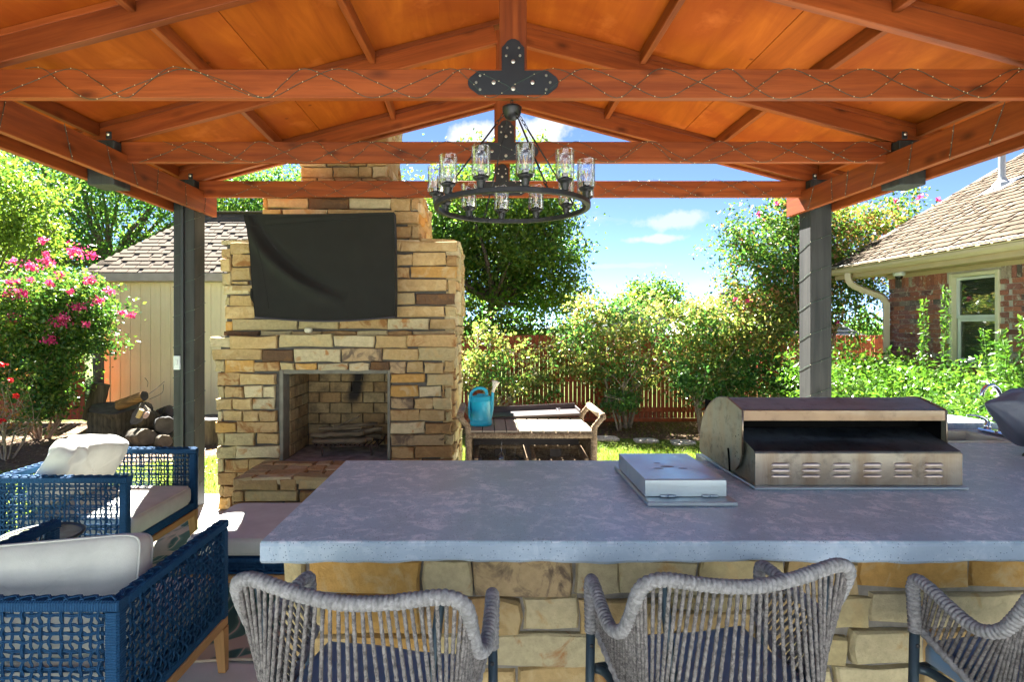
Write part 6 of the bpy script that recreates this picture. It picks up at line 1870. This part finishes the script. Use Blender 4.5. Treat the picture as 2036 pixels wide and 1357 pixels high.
# far trees: left oak group, tree beside the chimney, and the tall green tree in the middle
tree('tall dark oak with forking trunks behind the cream shed', (-12.2, 18, GZ), (-11.9, 18, 3.6), [(-12.5, 18, 5.6, 3.9, 2.6, 2.3), (-10.2, 18, 6.5, 2.6, 2.2, 2.0), (-14.8, 18.5, 4.4, 2.6, 2.2, 2.4), (-11.5, 18, 3.6, 2.8, 1.8, 1.1), (-14, 18, 7.2, 3, 2.5, 1.5)], 950, 33, .34, .115, [(L_DK, .5), (L_MID, .38), (L_YEL, .12)], 1, .24, 26, shell=.25, zmin=2.3)
tree('second dark oak behind the shed, nearer the chimney', (-9.0, 19.5, GZ), (-9.2, 19.5, 3.4), [(-8.6, 19.5, 6.0, 3.0, 2.4, 2.2), (-7.0, 20, 5.2, 2.2, 2.0, 2.0), (-9.8, 19.5, 4.2, 2.2, 1.8, 1.4)], 620, 34, .34, .115, [(L_DK, .45), (L_MID, .4), (L_YEL, .15)], 2, .22, 18, shell=.25, zmin=2.3)
tree('dark leafy tree showing between chimney and shed roof', (-5.4, 20.5, GZ), (-5.4, 20.5, 3.0), [(-5.6, 20.5, 5.6, 2.6, 2.2, 2.4), (-3.6, 20.5, 5.4, 1.8, 2.0, 2.0)], 420, 36, .34, .12, [(L_DK, .35), (L_MID, .5), (L_YEL, .15)], 3, .2, 12, shell=.3, zmin=2.0)
tree('low dark tree filling the gap behind the pink crepe myrtle', (-16.2, 20, GZ), (-16.2, 20, 1.6), [(-16.5, 20, 3.2, 3.0, 2.0, 2.2), (-13.5, 20.5, 2.7, 2.2, 1.8, 1.6), (-18.5, 20, 4.2, 2.4, 2, 2.6)], 500, 34, .36, .125, [(L_DK, .6), (L_MID, .4)], 31, .2, 12, shell=.2)
tree('yellow-green feathery tree at the far left edge', (-9.9, 10.9, GZ), (-9.7, 10.9, 2.3), [(-9.4, 10.9, 4.0, 1.25, 1.0, 1.15), (-8.75, 10.9, 3.3, .75, .7, .6), (-9.9, 10.9, 2.9, .8, .8, .8)], 300, 42, .17, .075, [(L_YEL, .85), (L_MID, .15)], 4, .08, 12, shell=.3, zmin=1.5)
ct_, cc_, pp_, _ = tree('large green tree rising beyond the fence just right of the fireplace', (-.1, 14.4, GZ), (.15, 14.4, 2.3),
     [(.55, 14.4, 4.6, 1.9, 1.6, 1.75), (-.7, 14.4, 4.2, 1.7, 1.6, 1.5), (1.3, 14.4, 3.5, 1.35, 1.3, 1.25), (-1.2, 14.4, 3.8, 1.5, 1.4, 1.4), (.25, 14.4, 5.9, .75, .8, .75), (1.9, 14.4, 2.75, .75, .9, .8), (.3, 14.9, 2.6, 1.7, 1.2, .9), (1.6, 14.4, 2.3, 1.3, 1, .6), (1.5, 14.4, 4.6, 1.1, 1, 1.1), (-1.4, 14.4, 2.8, 1.1, 1.1, .8)], 1350, 44, .20, .092, [(L_DK, .06), (L_MID, .46), (L_YEL, .48)], 5, .17, 26, shell=.3, zmin=1.75, droop=.4, twigs=90)
tree('distant rounded tree on the horizon between the two near trees', (9.7, 34, GZ), (9.7, 34, 2), [(9.9, 34, 2.9, 2.1, 1.6, 1.6)], 220, 30, .3, .19, [(L_MID, .6), (L_YEL, .4)], 6, .15, 6, twigs=10)
tree('bright yellow-green bush beyond the fence under the large tree', (-.3, 13.2, GZ), (-.2, 13.2, .6), [(-.2, 13.2, 1.5, 1.3, .6, .8), (1.0, 13.3, 1.35, .9, .6, .65), (2.2, 13.3, 1.2, .9, .6, .6)], 260, 36, .12, .075, [(L_YEL, 1.0)], 7, .04, 6, cat='bush', name='bush', twigs=10)
# far hedge line so that the horizon is closed
tree('long dark treeline far beyond the fence', (0, 48, GZ), (0, 48, 1), [(x, 48, .8, 6, 2, 2.0) for x in range(-44, 60, 7)], 900, 26, .6, .42, [(L_DK, .6), (L_MID, .4)], 8, .2, 8, name='treeline', twigs=5)

# right crepe myrtle behind the post
tree('tall multi-stemmed crepe myrtle with reddish seed heads behind the right post', (5.75, 10.15, GZ), (5.75, 10.15, 1.5),
     [(5.2, 10.15, 3.0, 1.15, .9, .95), (6.3, 10.15, 3.15, 1.2, .9, .8), (5.1, 10.15, 2.1, 1.0, .8, .8), (6.1, 10.1, 2.2, 1.25, .8, .85), (5.6, 10.2, 3.65, .7, .6, .5), (7.0, 10.3, 3.5, .7, .6, .45), (7.6, 10.3, 3.85, .35, .3, .28), (4.45, 10.15, 3.2, .45, .5, .5), (4.3, 10.15, 2.1, .35, .4, .5)], 900, 42, .115, .062, [(L_CREPE, .66), (L_SEED, .2), (L_YEL, .14)], 9, .035, 40, bark=M_TRKC, stems=9, stem_sp=.16, name='crepe_myrtle', shell=.3, zmin=.8, twigs=160)
# berry shrubs along the fence
def berries(par, pts, rs, n):
    sel = pts[rs.choice(len(pts), n)]+rs.normal(size=(n, 3))*.02
    L = np.array(par.location)
    o = np.array([(1, 0, 0), (-1, 0, 0), (0, 1, 0), (0, -1, 0), (0, 0, 1), (0, 0, -1)])*.0115
    f0 = [(0, 2, 4), (2, 1, 4), (1, 3, 4), (3, 0, 4), (2, 0, 5), (1, 2, 5), (3, 1, 5), (0, 3, 5)]
    v = (sel[:, None, :]-L+o[None]).reshape(-1, 3)
    f = (np.arange(n)[:, None, None]*6+np.array(f0)[None]).ravel()
    link('berries', np_mesh('berries', v, f, 3, L_BERRY), par, kind='stuff')
def shrub(label, px, d, envs_px, ncl, per, seed, mats, size=.066, spread=.10, nber=300, stems=5, tw=110, r=.028, **kw):
    base = at(px, 0, d); base.z = GZ
    k = d/1130
    envs = []
    for (cx, cy, rx, ry) in envs_px:
        c = at(cx, cy, d); envs.append((c.x, d, c.z, rx*k, kw.get('dy', .55), ry*k))
    top = at(envs_px[0][0], envs_px[0][1]+envs_px[0][3]*.5, d)
    t, cc, pts, rs = tree(label, tuple(base), (base.x*.7+top.x*.3, d, max(.35, top.z*.45)), envs, ncl, per, spread, size, mats, seed, r, 22, name='berry_shrub', cat='shrub', bark=M_TRKL, stems=stems, stem_sp=.1, group=None, twigs=tw, shell=kw.get('shell', .35), freq=4)
    if nber: berries(t, pts, rs, nber)
    return t
HM = [(L_HOL, .70), (L_HOLD, .30)]
shrub('straggly half-bare berry shrub behind the wicker cart', 1005, 9.9, [(1010, 745, 92, 72), (960, 690, 45, 60), (1080, 775, 40, 45), (940, 740, 30, 50)], 250, 16, 11, HM, .062, .075, 90, 4, 170, shell=.45)
shrub('broad spreading berry shrub in the middle of the fence', 1245, 10.0, [(1215, 665, 125, 72), (1150, 715, 85, 65), (1290, 640, 100, 50), (1190, 610, 60, 32), (1330, 700, 60, 60), (1240, 745, 85, 55), (1235, 800, 45, 26)], 430, 19, 12, [(L_HOL, .68), (L_HOLD, .32)], .068, .10, 700, 7, 200)
shrub('berry shrub with orange-tinged top between the middle shrub and the right post', 1440, 9.7, [(1440, 655, 95, 62), (1500, 690, 85, 60), (1385, 700, 60, 60), (1540, 640, 50, 45), (1375, 620, 45, 35)], 380, 21, 13, [(L_HOL, .74), (L_HOLD, .26)], .068, .10, 600, 6, 120)
shrub('dark green low shrub in front of the fence beside the grill hood', 1395, 9.4, [(1400, 775, 75, 42), (1470, 750, 90, 50), (1380, 745, 60, 50), (1555, 755, 50, 45)], 230, 22, 14, [(L_HOLD, .9), (L_HOL, .1)], .064, .09, 20, 5, 60)
shrub('small leafy sprout at the foot of the middle berry shrub', 1235, 9.7, [(1232, 800, 48, 24)], 50, 26, 15, [(L_HOLD, 1)], .05, .07, 0, 2, 10)

# glossy hedge in front of the brick house
def hedge(label, x, y, rx, ry, h, seed, ncl=170, shoots=()):
    t, cc, pts, rs = tree(label, (x, y, GZ), (x, y, .4), [(x, y, h*.42, rx, ry, h*.58), (x+rx*.4, y-ry*.3, h*.5, rx*.6, ry*.6, h*.5), (x-rx*.3, y+ry*.4, h*.5, rx*.6, ry*.6, h*.48)], ncl, 30, .095, .062, [(L_HEDGE, 1.0)], seed, .02, 10, name='hedge_shrub', cat='shrub', stems=4, stem_sp=.1, twigs=30, shell=.5, aspect=.42, zmin=GZ+.02)
    for (sx, sy, zt_) in shoots:
        P = [(sx+.01*math.sin(k), sy+.01*math.cos(k*1.3), .6+(zt_-.6)*k/10) for k in range(11)]
        so = MB().tube(P, lambda i: .009-.0006*i, 6).build('shoot', m_green, t, smooth=True)
        n = int((zt_-.7)/.026)*4; zz_ = .7+(zt_-.7)*np.repeat(np.arange(n//4)/(n//4), 4)
        a = np.tile(np.array([0, 1.57, 3.14, 4.71]), n//4)+zz_*9
        rr_ = .045*(1.2-.5*(zz_-.7)/(zt_-.7))
        pt = np.stack([sx+np.cos(a)*rr_, sy+np.sin(a)*rr_, zz_+.012], axis=1)+rs.normal(size=(n, 3))*.009
        v, f = leaves(pt, .062, rs, aspect=.36)
        v = v-np.array(t.location)
        link('shoot_leaves', np_mesh('shoot_leaves', v, f, 3, L_HEDGE), so, kind='stuff')
    return t
m_green = m_plain('green stem', (.10, .20, .03), .6, bmp=0)
hedge('bright glossy hedge shrub just right of the right post', 4.75, 8.1, .55, .7, 1.40, 21, 190)
hedge('bright hedge shrub in front of the downspout', 5.35, 7.9, .5, .7, 1.42, 22, 190)
hedge('bright hedge shrub with two tall shoots against the brick wall left of the window', 5.45, 6.9, .5, .75, 1.30, 23, 200, [(5.60, 7.3, 2.00), (5.62, 6.98, 2.14)])
hedge('bright hedge shrub under the window of the brick house', 5.35, 6.0, .55, .75, 1.28, 24, 200, [(5.55, 6.35, 1.62), (5.5, 6.15, 1.50)])
hedge('bright hedge shrub at the right edge behind the sink', 4.75, 5.2, .6, .7, 1.16, 25, 200, [(5.2, 5.75, 1.62), (5.28, 5.6, 1.75), (5.0, 5.5, 1.52), (5.32, 5.85, 1.5)])
hedge('low bright hedge shrub behind the counter ledge left of the sink', 4.35, 6.6, .5, .8, 1.22, 26, 190)
hedge('bright small bush left of the right post by the fence', 4.95, 9.2, .33, .3, 1.26, 27, 90)

# left crepe myrtle with pink flowers
pk, cc, pts, rs = tree('crepe myrtle bush covered in bright pink flower clusters at the left edge', (-7.05, 9.0, GZ), (-7.05, 9.0, .55),
     [(-7.1, 9.0, 1.75, .95, .7, .85), (-6.5, 9.0, 1.95, .65, .6, .55), (-7.9, 9.0, 1.7, .7, .6, .95), (-7.0, 8.9, 1.0, .72, .6, .55), (-6.25, 9.0, 1.45, .45, .4, .4), (-8.0, 9, .9, .6, .5, .5), (-6.9, 8.9, .55, .6, .5, .45)], 900, 42, .10, .058, [(L_CREPE, .80), (L_YEL, .17), (L_SEED, .03)], 41, .022, 34, name='crepe_myrtle', bark=M_TRKC, stems=12, stem_sp=.12, shell=.35, zmin=.15, twigs=140, cat='bush')
fl = [(40, 585, 15), (62, 530, 14), (95, 522, 14), (150, 500, 17), (15, 585, 11), (37, 637, 12), (26, 562, 11), (100, 565, 11), (90, 505, 8), (178, 557, 13), (195, 598, 12), (155, 612, 15), (118, 640, 20), (128, 632, 12), (24, 634, 14), (97, 677, 13), (172, 645, 9), (242, 623, 8), (260, 627, 8), (183, 508, 10), (120, 548, 9), (60, 556, 8), (85, 480, 9), (25, 520, 9), (215, 578, 9), (140, 580, 8)]
for (px, py, r) in fl:
    d = 8.35+.35*rs.rand(); c = at(px, py, d); k = d/1130*r*.82
    n = int(14+r*r*.42); q = rs.normal(size=(n, 3))*np.array([k*.55, k*.5, k*.42])+np.array(c)
    v, f = leaves(q, .034, rs, aspect=.9, fold=.6); v = v-np.array(pk.location)
    link('flower_cluster', np_mesh('flower_cluster', v, f, 3, L_PINK), pk, kind='stuff')
# blooms on the right crepe myrtle are sparse
cr = [o_ for o_ in S.objects if o_.get('label', '').startswith('tall multi-stemmed')][0]
for (px, py, r) in [(1830, 390, 5), (1866, 398, 4), (1760, 472, 5), (1508, 426, 4), (1545, 405, 4), (1486, 600, 6), (1462, 594, 4), (1780, 400, 4), (1665, 642, 4)]:
    c = at(px, py, 9.6); k = 9.6/1130*r; n = 16
    q = rs.normal(size=(n, 3))*k*.5+np.array(c); v, f = leaves(q, .04, rs, aspect=.9); v = v-np.array(cr.location)
    link('flower_cluster', np_mesh('flower_cluster', v, f, 3, L_PINK), cr, kind='stuff')
# rose bush, half dry, bottom left
rb_, cc, pts, rs = tree('half-bare rose bush with a few red blooms at the lower left', (-6.45, 7.6, GZ), (-6.45, 7.6, .25), [(-6.45, 7.6, .75, .55, .4, .55), (-6.2, 7.6, .45, .45, .4, .35)], 60, 12, .07, .045, [(L_CREPE, .55), (L_DRY, .45)], 51, .014, 40, name='rose_bush', bark=M_TRKL, stems=9, stem_sp=.1, twigs=60, cat='bush', shell=.5, zmin=.05)
for (px, py) in [(32, 790), (3, 727), (2, 838), (22, 758)]:
    c = at(px, py, 7.3); q = rs.normal(size=(26, 3))*.014+np.array(c); v, f = leaves(q, .035, rs, aspect=.9, fold=.7); v = v-np.array(rb_.location)
    link('rose', np_mesh('rose', v, f, 3, L_RED), rb_, kind='stuff')

# ------------------------------------------------------------------ grass blades and litter
rs = np.random.RandomState(77)
def blades(n, x0, x1, y0, y1, h, dens=None):
    x = rs.uniform(x0, x1, n); y = rs.uniform(y0, y1, n)
    if dens is not None:
        k = dens(x, y) > rs.rand(n); x, y = x[k], y[k]
    n = len(x); hh = h*(.5+rs.rand(n)); a = rs.uniform(0, 6.28, n); w = .0035+.002*rs.rand(n)
    lean = rs.normal(size=(n, 2))*.5*hh[:, None]
    z = np.full(n, GZ-.004)
    A = np.stack([x-np.cos(a)*w, y-np.sin(a)*w, z], 1); B = np.stack([x+np.cos(a)*w, y+np.sin(a)*w, z], 1); C = np.stack([x+lean[:, 0], y+lean[:, 1], z+hh], 1)
    return np.stack([A, B, C], 1).reshape(-1, 3)
L_GRS = m_leaf('grass blades', [(.08, .145, .018), (.115, .185, .025), (.155, .21, .034), (.19, .19, .06)], .5, .6)
def dn(x, y):
    p = (np.sin(x*2.1+y*1.3)+np.sin(x*5.3-y*3.7)+np.sin(x*.9+4*y))*.12
    g = np.clip((8.9-y)/1.0, .0, 1.0)
    left = np.clip((y < 6.7+np.clip((x+6.6)*.35, 0, 2.4)).astype(float), 0, 1)
    return np.clip(g*(.75+p), .06, 1)*np.where(x < -3.3, left, 1)
v = np.concatenate([blades(90000, -1.2, 4.4, 5.62, 10.4, .05, dn), blades(60000, -8.5, -1.2, 5.62, 9.5, .05, dn), blades(9000, -6.0, -3.36, 3.0, 5.62, .05)])
o = link('grass', np_mesh('grass', v, np.arange(len(v)), 3, L_GRS), kind='stuff')
L_LIT = m_leaf('fallen leaves', [(.20, .12, .06), (.28, .17, .08), (.12, .08, .05), (.33, .24, .13)], .2)
n = 9000
x = rs.uniform(-9, 5.9, n); y = rs.uniform(6.8, 10.6, n); k = (x < -3.0) | (y > 8.9); x, y = x[k], y[k]
v, f = leaves(np.stack([x, y, np.full(len(x), GZ+.012)], 1), .055, rs, aspect=.6)
v[:, 2] = GZ+.004+np.abs(v[:, 2]-GZ)*.35
link('leaf_litter', np_mesh('leaf_litter', v, f, 3, L_LIT), kind='stuff')

# ------------------------------------------------------------------ log pile
M_LOGB = m_wood('weathered log bark', (.035, .028, .018), (.17, .135, .08), .95, 2, False, 1.3, bmp=1.0)
M_LOGE = m_plain('weathered log end', (.07, .058, .048), .9, 0, .4, 10, .7, 40)
M_FUNG = m_plain('pale fungus', (.55, .36, .30), .8)
def log(px, py, d, L, r, axis, label, seed, r2=None, extra=None, bark=None, ry=1.0):
    """axis: direction of the log in world space"""
    rs2 = np.random.RandomState(seed); c = np.array(at(px, py, d)); a = np.array(axis, float); a /= np.linalg.norm(a)
    t = thing('log', label, 'log', tuple(c), group=None)
    ph = rs2.uniform(0, 6, 5); n = 14
    P = [tuple(c+a*L*(i/n-.5)) for i in range(n+1)]; r2 = r2 or r*.93
    ring = lambda i, th: 1+.07*math.sin(2*th+ph[0])+.05*math.sin(5*th+ph[1]+i*.15)+.03*math.sin(11*th+ph[2])+.03*math.sin(i*1.3+th*3)
    MB().tube(P, lambda i: r+(r2-r)*i/n, 28, ring=ring, caps=False).build('bark', bark or M_LOGB, t, smooth=True)
    for e, s in ((0, -1), (n, 1)):
        mb = MB()
        rr0 = (r if e == 0 else r2); p = np.array(P[e]); q = Vector(a)
        mb.tube([tuple(p-a*s*.01), tuple(p+a*s*.002)], rr0*.965, 28, ring=lambda i, th, e=e: ring(e, th))
        mb.build('end_grain', M_LOGE, t)
    return t
log(228, 840, 9.3, .50, .40, (.05, -.15, 1), 'huge upright weathered stump, biggest of the log pile', 1)
log(192, 800, 9.55, .62, .14, (.22, .1, 1), 'tall flat slab of grey wood leaning behind the huge stump', 2)
log(262, 797, 9.1, .52, .085, (1, -.25, .34), 'split orange-hearted log lying on top of the huge stump', 3, bark=m_wood('orange split wood', (.10, .055, .02), (.40, .21, .07), .9, 0, False, 1.5, bmp=1))
log(288, 812, 9.0, .34, .10, (.6, -.8, .1), 'short dark log end propped under the split log', 4)
t_ = log(296, 838, 8.9, .42, .17, (-.25, -.75, .55), 'upturned log with a pale fungus on its dark end face', 5)
cf = at(291, 826, 8.63)
MB().lathe([(.06, 0), (.05, .008), (0, .012)], 11, tuple(cf), rot(R(60), 0, R(-20)), caps=False).build('fungus', M_FUNG, t_)
log(328, 846, 8.8, .45, .15, (.5, -.8, .1), 'charred black round log beside the left post', 6, bark=m_plain('charred bark', (.02, .018, .015), .95, 0, .4, 20, 1, 30))
log(330, 822, 9.2, .30, .10, (.8, -.5, .3), 'small dark knotty log on top of the charred log', 7)
log(280, 870, 8.5, .50, .135, (.75, -.62, .12), 'smooth grey-brown log lying low in front of the pile', 8)
log(322, 878, 8.45, .36, .10, (.7, -.7, .12), 'short mossy log at the front right of the pile', 9)
log(425, 862, 8.8, .50, .30, (.05, 0, 1), 'upright stump showing between the left post and the fireplace', 10)
lb_ = at(278, 823, 8.6)
tag(MB().tube([tuple(lb_+Vector((-.03, 0, -.06))), tuple(lb_+Vector((.03, 0, .06)))], .034, 14).build('cut_branch', m_plain('fresh cut wood', (.50, .38, .16), .8)), 'short pale cut branch resting against the huge stump', 'branch')
tw = MB(); r = random.Random(4)
for (x0_, y0_, x1_, y1_, x2_, y2_) in [(296, 784, 310, 774, 327, 759), (296, 795, 322, 782, 325, 765), (293, 770, 294, 760, 288, 752)]:
    tw.tube(spline([at(x0_, y0_, 9.0), at(x1_, y1_, 9.0), at(x2_, y2_, 9.0)], 6), .004, 5)
tag(tw.build('twig', M_TRK), 'thin curved twigs springing from the top of the log pile', 'twig')
